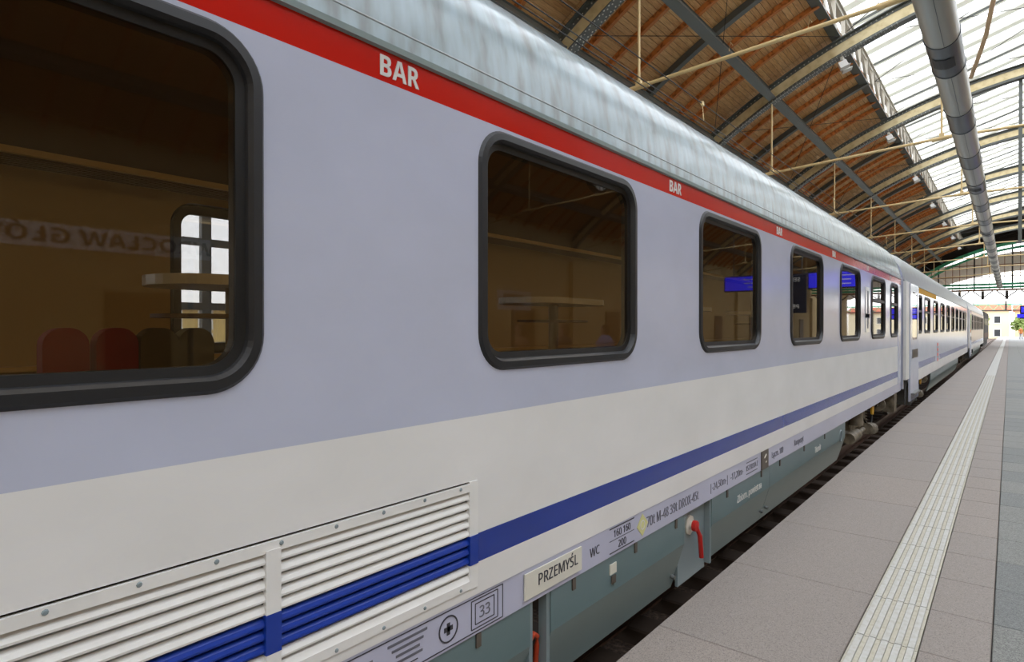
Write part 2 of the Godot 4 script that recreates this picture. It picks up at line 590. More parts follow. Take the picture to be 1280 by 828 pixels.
func build_hall_walls() -> void:
	var s_a := FIRST + BAY * K0
	# side wall beyond the train: piers with wide mullioned windows
	var wl := thing("wall_left", "tall mullioned glazed side wall of the hall beyond the train", "wall", Vector3.ZERO, "", "structure")
	var m := MB.new()
	m.box(P(WALL_L + 0.2, -1.85, 30.1), Vector3(0.4, 1.5, 128))
	obj("plinth", m, mats.stucco, wl)
	m = MB.new()
	m.box(P(WALL_L + 0.2, 4.1, 30.1), Vector3(0.4, 1.6, 128))
	obj("frieze", m, mats.stucco, wl)
	var pier := MB.new()
	pier.box(Vector3.ZERO, Vector3(0.55, 4.5, 0.9))
	var pm := pier.mesh()
	var fr := MB.new()
	for i in 6:
		fr.box(Vector3(0, 0, -3.55 + 1.42 * i), Vector3(0.09, 4.4, 0.13))
	for y in [-2.16, -1.35, -0.8, 0.1, 1.2, 2.16]:
		fr.box(Vector3(0.002, y, 0), Vector3(0.08, 0.1, 7.1))
	var fm := fr.mesh()
	var gl := MB.new()
	gl.box(Vector3.ZERO, Vector3(0.01, 0.01, 0.01))
	var pane := MB.new()
	pane.quad(Vector3(0, -2.1, 0.65), Vector3(0, -2.1, -0.65), Vector3(0, 2.1, -0.65), Vector3(0, 2.1, 0.65))
	var pn := pane.mesh()
	for k in range(K0, K1 + 1):
		var s := FIRST + BAY * k
		inst("pier", pm, mats.stucco, wl, Transform3D(Basis(), P(WALL_L + 0.2, 1.1, s)))
		if k < K1:
			var w := inst("window_frame", fm, mats.steel_paint, wl, Transform3D(Basis(), P(WALL_L + 0.2, 1.1, s + BAY * 0.5)))
			for i in 5:
				inst("pane", pn, mats.clear_glass, w, Transform3D(Basis(), Vector3(0, 0, -2.84 + 1.42 * i)))
	# wall of the station building across the other track
	var wr := thing("wall_right", "ochre plastered station wall across the other track", "wall", Vector3.ZERO, "", "structure")
	m = MB.new()
	m.box(P(-13.8, 1.3, 30.1), Vector3(0.4, 8.0, 128))
	obj("wall_face", m, mats.stucco, wr)
	var pl := MB.new()
	pl.box(Vector3.ZERO, Vector3(0.3, 6.0, 0.7))
	var plm := pl.mesh()
	var dr := MB.new()
	dr.box(Vector3.ZERO, Vector3(0.12, 3.0, 1.5))
	var drm := dr.mesh()
	for k in range(K0, K1 + 1):
		inst("pilaster", plm, mats.stucco, wr, Transform3D(Basis(), P(-13.5, 0.3, FIRST + BAY * k)))
		if k < K1:
			inst("shuttered_door", drm, mats.lining_dark, wr, Transform3D(Basis(), P(-13.6, -0.6, FIRST + BAY * k + 4.0)))
	var wb := thing("wall_back", "plastered end wall of the hall behind the platform", "wall", Vector3.ZERO, "", "structure")
	m = MB.new()
	m.box(P(ARCH_L, 3.5, s_a - 6.0), Vector3(23.4, 13.0, 0.4))
	obj("wall_face", m, mats.stucco, wb)

func build_roof() -> void:
	var c := thing("ceiling", "vaulted hall roof of orange timber boards and rafters with a long glazed skylight", "roof", Vector3.ZERO, "", "structure")
	var RB := ARCH_R + 0.66            # underside of the boards
	var LE := 3.58                     # edge of the boards below the skylight
	var phi0 := phi_at(LE - 0.06, RB)
	var phi1 := phi_at(WALL_L + 0.5, RB)
	var step := 0.128 / RB
	var nb := int((phi1 - phi0) / step)
	# boards: those of the three nearest bays one by one
	var board := {}
	var rest := [MB.new(), MB.new(), MB.new()]
	var base_s := FIRST
	for i in nb:
		var pa := phi0 + step * i
		var mb := MB.new()
		var mid := pol(pa + step * 0.5, RB + 0.011, 0)
		var nrm := (pol(pa, RB + 1, 0) - pol(pa, RB, 0)).normalized()
		var tan_ := nrm.cross(Vector3(0, 0, 1)).normalized()
		mb.cbox(mid, Vector3(0.122, 0.022, BAY - 0.01), 0.006, Basis(tan_, -nrm, tan_.cross(-nrm)))
		board[i] = [mb.mesh(), mid, tan_, nrm]
	var seen_to := int((phi_at(7.3, RB) - phi0) / step)
	for k in range(K0 - 1, K1):
		var sc := FIRST + BAY * k + BAY * 0.5
		for i in nb:
			if k >= -1 and k <= 3 and i < seen_to and (k == 0 or k == 1 or k == 2 and i % 1 == 0 or (k == -1 and i > 14)):
				inst("roof_board", board[i][0], mats["board_%d" % (rng.randi() % 5)], c, Transform3D(Basis(), Vector3(0, 0, -sc)))
			else:
				var q: Vector3 = board[i][1]
				var tn: Vector3 = board[i][2]
				var nr: Vector3 = board[i][3]
				rest[rng.randi() % 3].box(q + Vector3(0, 0, -sc), Vector3(0.12, 0.022, BAY - 0.01), Basis(tn, -nr, tn.cross(-nr)))
	for i in 3:
		tag(obj("distant_roof_boards", rest[i], mats["board_%d" % i], c), "", "", "", "stuff")
	# boards over the other slope
	var other := MB.new()
	for k in range(K0 - 1, K1):
		for i in nb:
			var pa := -(phi0 + step * (i + 0.5))
			var mid := pol(pa, RB + 0.011, FIRST + BAY * k + 4.0)
			var nrm := (pol(pa, RB + 1, 0) - pol(pa, RB, 0)).normalized()
			var tn := nrm.cross(Vector3(0, 0, 1)).normalized()
			other.box(mid, Vector3(0.12, 0.022, BAY - 0.01), Basis(tn, -nrm, tn.cross(-nrm)))
	tag(obj("opposite_roof_boards", other, mats.board_1, c), "", "", "", "stuff")
	# sheathing above the boards
	var sh := MB.new()
	var sa := FIRST + BAY * (K0 - 1)
	for sg in [-1.0, 1.0]:
		sweep(sh, sg * phi0, sg * phi1, 24, RB + 0.03, RB + 0.12, sa, GABLE + 0.2)
	obj("sheathing", sh, mats.sheathing, c)
	# rafters
	var rw := MB.new()
	sweep(rw, phi0, phi1, 22, ARCH_R + 0.54, RB - 0.001, -0.05, 0.05)
	var rwm := rw.mesh()
	var rw2 := MB.new()
	sweep(rw2, -phi0, -phi1, 22, ARCH_R + 0.54, RB - 0.001, -0.05, 0.05)
	var rwm2 := rw2.mesh()
	var rs := MB.new()
	sweep(rs, phi0, phi1, 22, ARCH_R + 0.5, RB - 0.001, -0.05, 0.05)
	sweep(rs, phi0, phi1, 22, ARCH_R + 0.485, ARCH_R + 0.5, -0.085, 0.085)
	var rsm := rs.mesh()
	for k in range(K0 - 1, K1):
		for j in 7:
			var s: float = FIRST + BAY * k + 1.0 + j * 1.0 + [0.1, 0.05, 0.0, 0.0, 0.0, -0.05, -0.45][j] * 0.6
			if j == 3:
				inst("steel_rafter", rsm, mats.steel_paint, c, Transform3D(Basis(), Vector3(0, 0, -s)))
			else:
				inst("timber_rafter", rwm, mats.rafter, c, Transform3D(Basis(), Vector3(0, 0, -s)))
			if k > K0 and k < 6:
				inst("timber_rafter", rwm2, mats.rafter, c, Transform3D(Basis(), Vector3(0, 0, -s)))
	# skylight: two straight glazed slopes on broad pale rafters
	var EL := LE - ARCH_L
	var EH := 8.68
	var RH := EH + 0.31 * EL
	var up := Vector3(0.31, 1.0, 0).normalized()
	var pw := BAY / 7.0
	for sg in [1.0, -1.0]:
		var ea := P(ARCH_L + sg * EL, EH, 0)
		var eb := P(ARCH_L, RH, 0)
		var bar := MB.new()
		bar.bar(ea, eb, 0.34, 0.08, Vector3.UP)
		var bmh := bar.mesh()
		var edge := MB.new()
		edge.bar(ea + Vector3(0, -0.07, 0.12), eb + Vector3(0, -0.07, 0.12), 0.04, 0.05, Vector3.UP)
		var em := edge.mesh()
		var pane := MB.new()
		var q0 := ea + Vector3(0, 0.07, 0)
		var q1 := eb + Vector3(0, 0.07, 0)
		var hz := Vector3(0, 0, pw * 0.5)
		if sg > 0.0: pane.quad(q0 + hz, q1 + hz, q1 - hz, q0 - hz)
		else: pane.quad(q1 + hz, q0 + hz, q0 - hz, q1 - hz)
		var pm := pane.mesh()
		for k in range(K0 - 1, K1 - 1):
			for j in 7:
				var s := FIRST + BAY * k + pw * (j + 0.5)
				var gb := inst("glazing_bar", bmh, mats.bar_white, c, Transform3D(Basis(), Vector3(0, 0, -s)))
				if j % 3 == 1:
					inst("steel_edge", em, mats.steel_paint, gb)
				inst("pane", pm, mats.sky_glass, c, Transform3D(Basis(), Vector3(0, 0, -s - pw * 0.5)))
	# closed end bay and curbs of the skylight
	var eb2 := MB.new()
	for sg in [1.0, -1.0]:
		var z0 := FIRST + BAY * (K1 - 1) + 0.1
		eb2.bar(P(ARCH_L + sg * EL, EH, (z0 + GABLE) * 0.5), P(ARCH_L, RH, (z0 + GABLE) * 0.5), GABLE + 0.2 - z0, 0.1, Vector3.UP)
	obj("boarded_end_bay", eb2, mats.sheathing, c)
	var ug := MB.new()
	ug.quad(Vector3(0, -0.42, pw * 0.5), Vector3(0, -0.42, -pw * 0.5), Vector3(0, 0.42, -pw * 0.5), Vector3(0, 0.42, pw * 0.5))
	var ugm := ug.mesh()
	for sg in [-1.0, 1.0]:
		var l: float = ARCH_L + sg * EL
		var cu := MB.new()
		cu.box(P(l + sg * 0.1, 8.64, (sa + GABLE) * 0.5), Vector3(0.14, 0.1, GABLE - sa))
		obj("skylight_curb", cu, mats.lattice_white, c)
		for k in range(K0 - 1, K1):
			for j in 7:
				inst("upstand_pane", ugm, mats.sky_glass, c, Transform3D(Basis(), P(l + sg * 0.12, 8.17, FIRST + BAY * k + pw * (j + 0.5))))
	# purlins
	for q in [5.25, 6.87]:
		for sg in [-1.0, 1.0]:
			var ph: float = phi_at(q, ARCH_R + 0.2) * sg
			var m := MB.new()
			var o := pol(ph, ARCH_R + 0.23, 0)
			var nr := (pol(ph, ARCH_R + 1, 0) - pol(ph, ARCH_R, 0)).normalized()
			var tn := nr.cross(Vector3(0, 0, 1)).normalized()
			var bs := Basis(tn, nr, tn.cross(nr))
			m.box(o - nr * 0.185, Vector3(0.2, 0.02, BAY - 0.3), bs)
			m.box(o + nr * 0.185, Vector3(0.2, 0.02, BAY - 0.3), bs)
			m.box(o, Vector3(0.14, 0.35, BAY - 0.3), bs)
			var pmh := m.mesh()
			for k in range(K0 - 1, K1):
				inst("purlin", pmh, mats.steel_paint, c, Transform3D(Basis(), Vector3(0, 0, -(FIRST + BAY * k + 4.0))))
	# lattice girders under the skylight edge
	var lg := Node3D.new()
	lg.name = "lattice_girder"
	c.add_child(lg, true)
	lg.position = P(LE, 7.72, FIRST + 4.0)
	var m2 := MB.new()
	m2.box(Vector3(-0.03, 0.0, 0), Vector3(0.24, 0.03, BAY - 0.02))
	m2.box(Vector3(0.02, 0.06, 0), Vector3(0.02, 0.12, BAY - 0.02))
	obj("bottom_chord", m2, mats.steel_paint, lg)
	m2 = MB.new()
	m2.box(Vector3(0.03, 0.84, 0), Vector3(0.16, 0.03, BAY - 0.02))
	m2.box(Vector3(0.05, 0.78, 0), Vector3(0.02, 0.12, BAY - 0.02))
	obj("top_chord", m2, mats.lattice_white, lg)
	var post := MB.new()
	post.box(Vector3(0.03, 0.43, 0), Vector3(0.09, 0.82, 0.07))
	var postm := post.mesh()
	var gus := MB.new()
	gus.prism(PackedVector2Array([Vector2(-0.22, 0), Vector2(0.22, 0), Vector2(0.06, 0.26), Vector2(-0.06, 0.26)]), Vector3(0.075, 0.03, 0), Vector3(0, 0, -1), Vector3.UP, 0.012)
	var gusm := gus.mesh()
	for i in 7:
		var z0 := -BAY * 0.5 + pw * (i + 0.5)
		inst("post", postm, mats.lattice_white, lg, Transform3D(Basis(), Vector3(0, 0, z0)))
		inst("gusset", gusm, mats.lattice_white, lg, Transform3D(Basis(), Vector3(0, 0, z0)))
		if i < 6:
			var dg := MB.new()
			dg.bar(Vector3(0.05, 0.06, z0 + 0.05), Vector3(0.05, 0.8, z0 + pw - 0.05), 0.016, 0.07, Vector3.RIGHT)
			obj("diagonal", dg, mats.lattice_white, lg)
	for k in range(K0, K1):
		if k != 0:
			var l2: Node3D = lg.duplicate()
			c.add_child(l2, true)
			l2.position = P(LE, 7.72, FIRST + BAY * k + 4.0)
	for k in range(K0, K1):
		var l3: Node3D = lg.duplicate()
		c.add_child(l3, true)
		l3.rotation.y = PI
		l3.position = P(ARCH_L - EL, 7.72, FIRST + BAY * k + 4.0)

func build_arches() -> void:
	var PF := phi_at(WALL_L + 0.25, ARCH_R)
	var web := MB.new()
	sweep(web, -PF, PF, 48, ARCH_R + 0.02, ARCH_R + 0.44, -0.012, 0.012)
	var wm := web.mesh()
	var bf := MB.new()
	sweep(bf, -PF, PF, 48, ARCH_R, ARCH_R + 0.024, -0.13, 0.13)
	var bfm := bf.mesh()
	var tf := MB.new()
	sweep(tf, -PF, PF, 48, ARCH_R + 0.44, ARCH_R + 0.465, -0.12, 0.12)
	var tfm := tf.mesh()
	var an := MB.new()
	for z in [-1.0, 1.0]:
		sweep(an, -PF, PF, 48, ARCH_R + 0.024, ARCH_R + 0.11, minf(z * 0.013, z * 0.026), maxf(z * 0.013, z * 0.026))
		sweep(an, -PF, PF, 48, ARCH_R + 0.355, ARCH_R + 0.44, minf(z * 0.013, z * 0.026), maxf(z * 0.013, z * 0.026))
	var anm := an.mesh()
	# rivet heads, where the eye can tell them apart
	var rv := MB.new()
	var ph := phi_at(2.2, ARCH_R)
	var pe := phi_at(7.4, ARCH_R)
	var dphi := 0.12 / ARCH_R
	while ph < pe:
		for z in [-0.105, -0.06, 0.06, 0.105]:
			var p := ph + (dphi * 0.5 if absf(z) < 0.08 else 0.0)
			var o := pol(p, ARCH_R, z)
			var nr := (pol(p, ARCH_R - 1.0, 0) - pol(p, ARCH_R, 0)).normalized()
			rv.lathe(o, nr, [Vector2(0.018, 0.0), Vector2(0.014, 0.009), Vector2(0.0, 0.013)], 6)
		for r in [0.065, 0.4]:
			var o2 := pol(ph, ARCH_R + r, -0.026)
			rv.lathe(o2, Vector3(0, 0, 1), [Vector2(0.017, 0.0), Vector2(0.013, 0.009), Vector2(0.0, 0.013)], 6)
		ph += dphi
	var rvm := rv.mesh()
	for k in range(K0, K1):
		var s := FIRST + BAY * k
		var nth: String = ["first", "second", "third", "fourth", "fifth", "sixth", "seventh", "eighth", "ninth", "tenth", "eleventh"][K1 - 1 - k]
		var a := thing("roof_arch", "riveted steel arch rib with cream web, %s from the green gable screen" % nth, "roof arch", P(0, 0, s) - Vector3(0, EYE, 0), "arch ribs of the hall")
		var up := Transform3D(Basis(), Vector3(0, 0, 0))
		inst("web", wm, mats.arch_cream, a, up)
		inst("bottom_flange", bfm, mats.steel_paint, a, up)
		inst("top_flange", tfm, mats.steel_paint, a, up)
		inst("angle_irons", anm, mats.steel_paint, a, up)
		if k >= -1 and k <= 3:
			tag(inst("rivets", rvm, mats.rivet, a, up), "", "", "", "stuff")
		# tie rods below the arch
		var t := thing("tie_rod", "cream tie rod with hangers below the %s arch rib from the green gable" % nth, "tie rod", P(0, 4.5, s), "tie rods of the arches")
		var n1 := Vector3(-5.24, -0.12, 0)
		var n2 := Vector3(-1.29, 0.1, 0)
		var n3 := Vector3(6.29, 0.1, 0)
		var n4 := Vector3(10.24, -0.12, 0)
		var fo := Vector3(-8.3, -0.55, 0)
		var r := MB.new()
		r.tube([fo, n1, n2, n3, n4, Vector3(13.3, -0.55, 0)], 0.034, 8)
		obj("rod", r, mats.tie_cream, t)
		for nd in [n1, n2, n3, n4]:
			var hg := MB.new()
			hg.tube([nd, Vector3(nd.x, arc(-nd.x, ARCH_R) - 4.5, 0)], 0.026, 6)
			obj("hanger", hg, mats.tie_cream, t)
			var cl := MB.new()
			cl.tube([nd + Vector3(-0.2, -0.02, 0), nd, nd + Vector3(0.2, 0.01, 0)], 0.05, 8)
			cl.box(nd + Vector3(0, 0.05, 0), Vector3(0.1, 0.12, 0.08))
			obj("clevis", cl, mats.tie_cream, t)
		for q in 2:
			var ck := MB.new()
			var xx := -2.4 - q * 1.2
			ck.tube([Vector3(xx, 0.06, 0), Vector3(xx + 0.03, 0.2, 0.01), Vector3(xx + 0.06, 0.14, 0)], 0.008, 5)
			obj("hook", ck, mats.tie_cream, t)
		# floodlights at the skylight edge
		var fl := thing("floodlight", "small twin floodlight on the %s arch rib from the green gable" % nth, "floodlight", P(3.45, arc(3.45, ARCH_R) - 0.02, s + 0.1), "floodlights on the arch ribs")
		var br := MB.new()
		br.box(Vector3(0, -0.05, 0), Vector3(0.06, 0.1, 0.4))
		obj("bracket", br, mats.lattice_white, fl)
		var lp := MB.new()
		lp.box(Vector3(0, 0, 0), Vector3(0.2, 0.16, 0.14))
		lp.box(Vector3(0.02, -0.09, 0), Vector3(0.24, 0.02, 0.18))
		var lpm := lp.mesh()
		for q in [-0.13, 0.13]:
			inst("lamp_head", lpm, mats.sign_white, fl, Transform3D(Basis(Vector3.UP, 0.3).rotated(Vector3(0, 0, 1), 0.4), Vector3(0.02, -0.2, q)))
		if k >= 0:
			# cross bracing rods, parts of the roof
			var c: Node3D = get_node("ceiling")
			var r0 := func(l: float, q: float) -> Vector3: return P(l, arc(l, ARCH_R) + 0.5, s + q)
			for e in [[3.3, 0.2, -1.2, 4.0], [3.3, 4.0, -1.2, 0.2], [3.3, 4.0, -1.2, 7.8], [3.3, 7.8, -1.2, 4.0], [3.5, 0.2, 6.8, 7.8], [6.8, 0.2, 3.5, 7.8]]:
				var q := MB.new()
				q.tube([r0.call(e[0], e[1]), r0.call(e[2], e[3])], 0.01 if e[2] < 0.0 else 0.008, 5)
				obj("bracing_rod", q, mats.wire, c)

func build_gable() -> void:
	var g := thing("gable_screen", "green arched gable screen with brown mullions closing the far end of the hall", "gable screen", P(ARCH_L, 0, GABLE) - Vector3(0, EYE, 0))
	var org := -g.position
	for q in [[ARCH_R - 0.02, 0.3], [ARCH_R - 0.55, 0.2]]:
		var m := MB.new()
		sweep(m, -0.66, 0.66, 40, q[0] - q[1], q[0], GABLE - 0.12, GABLE + 0.12)
		obj("arched_rib", m, mats.green_steel, g, Transform3D(Basis(), org))
	var low := 3.65
	var l := -11.6
	var i := 0
	while l < 7.0:
		var top := arc(l, ARCH_R - 0.2)
		if top > low + 0.3:
			var m := MB.new()
			var w := 0.12 if i % 5 == 0 else 0.05
			m.box(P(l, (low + top) * 0.5, GABLE), Vector3(w, top - low, 0.1))
			obj("mullion", m, mats.brown_steel if i % 5 else mats.dark_steel, g, Transform3D(Basis(), org))
		l += 0.57
		i += 1
	for h in [4.9, 6.0, 7.1]:
		var half: float = sqrt(pow(ARCH_R - 0.5, 2) - pow(h - ARCH_H, 2))
		var m := MB.new()
		m.box(P(ARCH_L, h, GABLE), Vector3(half * 2.0, 0.07, 0.08))
		obj("transom", m, mats.brown_steel, g, Transform3D(Basis(), org))
	for h in [4.15, 3.85]:
		var m := MB.new()
		m.box(P(ARCH_L, h, GABLE), Vector3(22.0, 0.2, 0.16))
		obj("green_rail", m, mats.green_steel, g, Transform3D(Basis(), org))
	var beam := MB.new()
	beam.box(P(ARCH_L, 3.6, GABLE), Vector3(22.0, 0.16, 0.4))
	obj("edge_beam", beam, mats.brown_steel, g, Transform3D(Basis(), org))
	for x in 12:
		var b := MB.new()
		var c := P(ARCH_L - 9.9 + 1.8 * x, 3.5, GABLE)
		b.bar(c + Vector3(-0.75, 0, 0), c + Vector3(-0.1, -0.55, 0), 0.1, 0.1, Vector3(0, 0, 1))
		b.bar(c + Vector3(0.75, 0, 0), c + Vector3(0.1, -0.55, 0), 0.1, 0.1, Vector3(0, 0, 1))
		b.box(c + Vector3(0, -0.4, 0), Vector3(0.22, 0.8, 0.16))
		obj("bracket", b, mats.dark_steel, g, Transform3D(Basis(), org))
	var spn := MB.new()
	var sp := PackedVector2Array()
	for k in 25:
		var p := lerpf(-0.7, 0.7, k / 24.0)
		sp.append(Vector2(-(ARCH_R - 0.04) * sin(p), ARCH_H + EYE + (ARCH_R - 0.04) * cos(p)))
	for e in [[-12.6, 5.3], [-6.4, 10.7], [0.0, 12.5], [6.4, 10.7], [12.6, 5.3]]:
		sp.append(Vector2(e[0], e[1]))
	spn.prism(sp, Vector3(-ARCH_L, 0, -GABLE + 0.12), Vector3.RIGHT, Vector3.UP, 0.06)
	obj("spandrel", spn, mats.sheathing, g, Transform3D(Basis(), org))
	var pn := MB.new()
	var pts := PackedVector2Array()
	for k in 25:
		var p := lerpf(-0.62, 0.62, k / 24.0)
		pts.append(Vector2((ARCH_R - 0.3) * sin(p), ARCH_H + EYE + (ARCH_R - 0.3) * cos(p)))
	pts.append(Vector2(9.3, low + EYE))
	pts.append(Vector2(-9.3, low + EYE))
	pn.poly(pts, Vector3(-ARCH_L, 0, -GABLE - 0.02), Vector3.RIGHT, Vector3.UP)
	obj("glazing", pn, mats.clear_glass, g, Transform3D(Basis(), org))
	# the canopy beyond the hall end
	var g2 := thing("canopy_frame", "low green lattice canopy frame beyond the gable screen", "canopy", P(ARCH_L, 0, 140.0) - Vector3(0, EYE, 0))
	var o2 := -g2.position
	for h in [4.2, 3.1]:
		var m := MB.new()
		m.box(P(ARCH_L, h, 140.0), Vector3(46.0, 0.2, 0.25))
		obj("chord", m, mats.green_steel if h > 4.0 else mats.dark_steel, g2, Transform3D(Basis(), o2))
	for x in 30:
		var m := MB.new()
		var c := P(ARCH_L + 22.0 - 1.5 * x, 3.65, 140.0)
		m.bar(c + Vector3(-0.75, -0.5, 0), c + Vector3(0, 0.5, 0), 0.1, 0.1, Vector3(0, 0, 1))
		m.bar(c + Vector3(0.75, -0.5, 0), c + Vector3(0, 0.5, 0), 0.1, 0.1, Vector3(0, 0, 1))
		obj("lattice_diagonal", m, mats.green_steel, g2, Transform3D(Basis(), o2))
	for x in 8:
		var m := MB.new()
		m.box(P(ARCH_L + 21.0 - 6.0 * x, 0.0, 140.0), Vector3(0.3, 7.2, 0.3)) if (x < 3 or x > 4) else m.box(P(ARCH_L + 21.0 - 6.0 * x, 4.0, 140.0), Vector3(0.3, 1.6, 0.3))
		obj("post", m, mats.dark_steel, g2, Transform3D(Basis(), o2))
	var vault := MB.new()
	var rings := []
	for k in 17:
		var t := lerpf(-1.0, 1.0, k / 16.0)
		rings.append(PackedVector3Array([P(ARCH_L + 14.0 * t, 4.5 + 3.6 * (1.0 - t * t), 84.0), P(ARCH_L + 14.0 * t, 4.5 + 3.6 * (1.0 - t * t), 112.0)]))
	vault.loft(rings, false)
	obj("pale_vault", vault, mats.pale_wall, g2, Transform3D(Basis(), o2))

func tree(at: Vector3, hgt: float, r: float, label: String) -> void:
	var t := thing("tree", label, "tree", at, "trees beyond the platform end")
	var tr := MB.new()
	tr.tube([Vector3.ZERO, Vector3(0.1, hgt * 0.3, 0), Vector3(0, hgt * 0.6, 0.1)], 0.22, 7)
	obj("trunk", tr, mats.bark, t)
	var cr := MB.new()
	for i in 800:
		var lump := Vector3(sin(i % 7 * 2.4) * r * 0.75, hgt * (0.4 + 0.075 * (i % 7)), cos(i % 7 * 2.4) * r * 0.75)
		var d := Vector3(rng.randfn(), rng.randfn(), rng.randfn()).normalized() * pow(rng.randf(), 0.4)
		var p := lump + d * r * 0.55
		var x := Vector3(rng.randfn(), rng.randfn(), rng.randfn()).normalized() * 0.34
		var y := x.cross(Vector3(rng.randfn(), rng.randfn(), rng.randfn())).normalized() * 0.3
		cr.quad(p - x, p - y, p + x, p + y)
	obj("crown", cr, mats.leaf, t)

func building(called: String, label: String, o: Vector3, wide: float, high: float, deep: float, turn: float, cols: int, rows: int, wallm: Material) -> void:
	var b := thing(called, label, "building", o)
	b.rotation.y = turn
	var m := MB.new()
	m.box(Vector3(0, high * 0.5, -deep * 0.5), Vector3(wide, high, deep))
	obj("wall", m, wallm, b)
	m = MB.new()
	m.prism(PackedVector2Array([Vector2(-0.6, 0), Vector2(deep + 0.6, 0), Vector2(deep * 0.5, 1.6 if wallm == mats.far_wall else 0.7)]), Vector3(wide * 0.5 + 0.4, high, 0.0), Vector3(0, 0, -1), Vector3.UP, wide + 0.8)
	obj("roof", m, mats.roof_tile, b)
	var w := MB.new()
	w.box(Vector3.ZERO, Vector3(1.1, 1.6, 0.12))
	var wm := w.mesh()
	var f := MB.new()
	for e in [[0, 0.85, 1.4, 0.12], [0, -0.85, 1.5, 0.14], [-0.62, 0, 0.14, 1.6], [0.62, 0, 0.14, 1.6]]:
		f.box(Vector3(e[0], e[1], 0), Vector3(e[2], e[3], 0.24))
	var fm := f.mesh()
	for i in cols:
		for j in rows:
			var q := inst("window", fm, mats.pale_wall, b, Transform3D(Basis(), Vector3(wide * ((i + 0.5) / cols - 0.5), 1.6 + j * (high - 0.6) / rows, 0.02)))
			inst("pane", wm, mats.dark_window, q)

func build_outside() -> void:
	building("apartment_house", "long ochre house with rows of windows seen through the coach windows", P(60.0, -3.0, 20.0), 90.0, 4.9, 10.0, PI / 2, 32, 2, mats.ochre_wall)
	building("freight_office", "pale office building with many windows beyond the platform end", P(-16.0, -2.8, 190.0), 30.0, 6.8, 10.0, 0.0, 6, 2, mats.far_wall)
	building("signal_house", "pale house beyond the tracks past the end of the hall", P(11.0, -2.8, 182.0), 22.0, 6.8, 10.0, 0.0, 5, 2, mats.far_wall)
	tree(P(5.6, -2.2, 168.0), 5.0, 1.8, "pale green leafy tree beside the tracks past the platform end")
	tree(P(7.5, -2.2, 158.0), 5.0, 2.0, "broad leafy tree in front of the pale house past the hall")
	tree(P(-2.6, -2.2, 178.0), 5.0, 1.9, "leafy tree in front of the pale office building past the platform")
	var m := MB.new()
	m.box(P(0, -2.9, 165.0), Vector3(240.0, 0.2, 90.0))
	tag(obj("ground", m, mats.soil), "pale ground beyond the end of the platform", "ground", "", "structure")
	var m2 := MB.new()
	m2.box(P(60.0, -3.05, 20.0), Vector3(60.0, 0.2, 240.0))
	tag(obj("ground", m2, mats.soil), "pale yard between the hall side and the ochre house", "ground", "", "structure")

# ---------------------------------------------------------------- coaches (local axes: x = towards the platform, y = above rail, a = -z along the coach)
const HW := 1.4
const Y_SOLE := 0.881
const Y_SOLE_TOP := 1.057
const Y_BLUE0 := 1.196
const Y_BLUE1 := 1.322
const Y_WHITE := 1.837
const Y_RED0 := 3.132
const Y_RED1 := 3.247
const WIN_Y0 := 2.03
const WIN_Y1 := 3.112

func C(a: float, y: float, d: float) -> Vector3:
	return Vector3(d, y, -a)

func rr(cx: float, cy: float, w: float, h: float, r: float, k := 8) -> PackedVector2Array:   # rounded rectangle, counter-clockwise from the lower right
	var p := PackedVector2Array()
	for q in 4:
		var ox := cx + (w * 0.5 - r) * (1 if q == 0 or q == 3 else -1)
		var oy := cy + (h * 0.5 - r) * (1 if q < 2 else -1)
		for i in k + 1:
			var t := PI * 0.5 * (q + float(i) / k)
			p.append(Vector2(ox + r * cos(t), oy + r * sin(t)))
	return p

func side_poly(m: MB, pts: PackedVector2Array, d: float) -> void:   # polygon in (a, y) on the side plane d
	if d > 0: m.poly(pts, Vector3(d, 0, 0), Vector3(0, 0, -1), Vector3.UP)
	else: m.back(pts, Vector3(d, 0, 0), Vector3(0, 0, -1), Vector3.UP)

func rect(a0: float, a1: float, y0: float, y1: float) -> PackedVector2Array:
	return PackedVector2Array([Vector2(a0, y0), Vector2(a1, y0), Vector2(a1, y1), Vector2(a0, y1)])

func holed(m: MB, a0: float, a1: float, y0: float, y1: float, holes: Array, d: float) -> void:   # holes: [a centre, y centre, w, h, r]
	var edges := [a0]
	for i in holes.size() - 1:
		edges.append((holes[i][0] + holes[i][2] * 0.5 + holes[i + 1][0] - holes[i + 1][2] * 0.5) * 0.5)
	edges.append(a1)
	for i in holes.size():
		var h: Array = holes[i]
		var cx: float = h[0]
		var full := rr(h[0], h[1], h[2], h[3], h[4], 6)
		var right := PackedVector2Array([Vector2(cx, y0), Vector2(edges[i + 1], y0), Vector2(edges[i + 1], y1), Vector2(cx, y1), Vector2(cx, h[1] + h[3] * 0.5)])
		var left := PackedVector2Array([Vector2(cx, y1), Vector2(edges[i], y1), Vector2(edges[i], y0), Vector2(cx, y0), Vector2(cx, h[1] - h[3] * 0.5)])
		var n := full.size() / 4
		# corner order in full: 0 upper right, 1 upper left, 2 lower left, 3 lower right (each counter-clockwise)
		for j in range(n - 1, -1, -1): right.append(full[j])
		for j in range(n * 4 - 1, n * 3 - 1, -1): right.append(full[j])
		right.append(Vector2(cx, h[1] - h[3] * 0.5))
		for j in range(n * 3 - 1, n * 2 - 1, -1): left.append(full[j])
		for j in range(n * 2 - 1, n - 1, -1): left.append(full[j])
		left.append(Vector2(cx, h[1] + h[3] * 0.5))
		side_poly(m, right, d)
		side_poly(m, left, d)

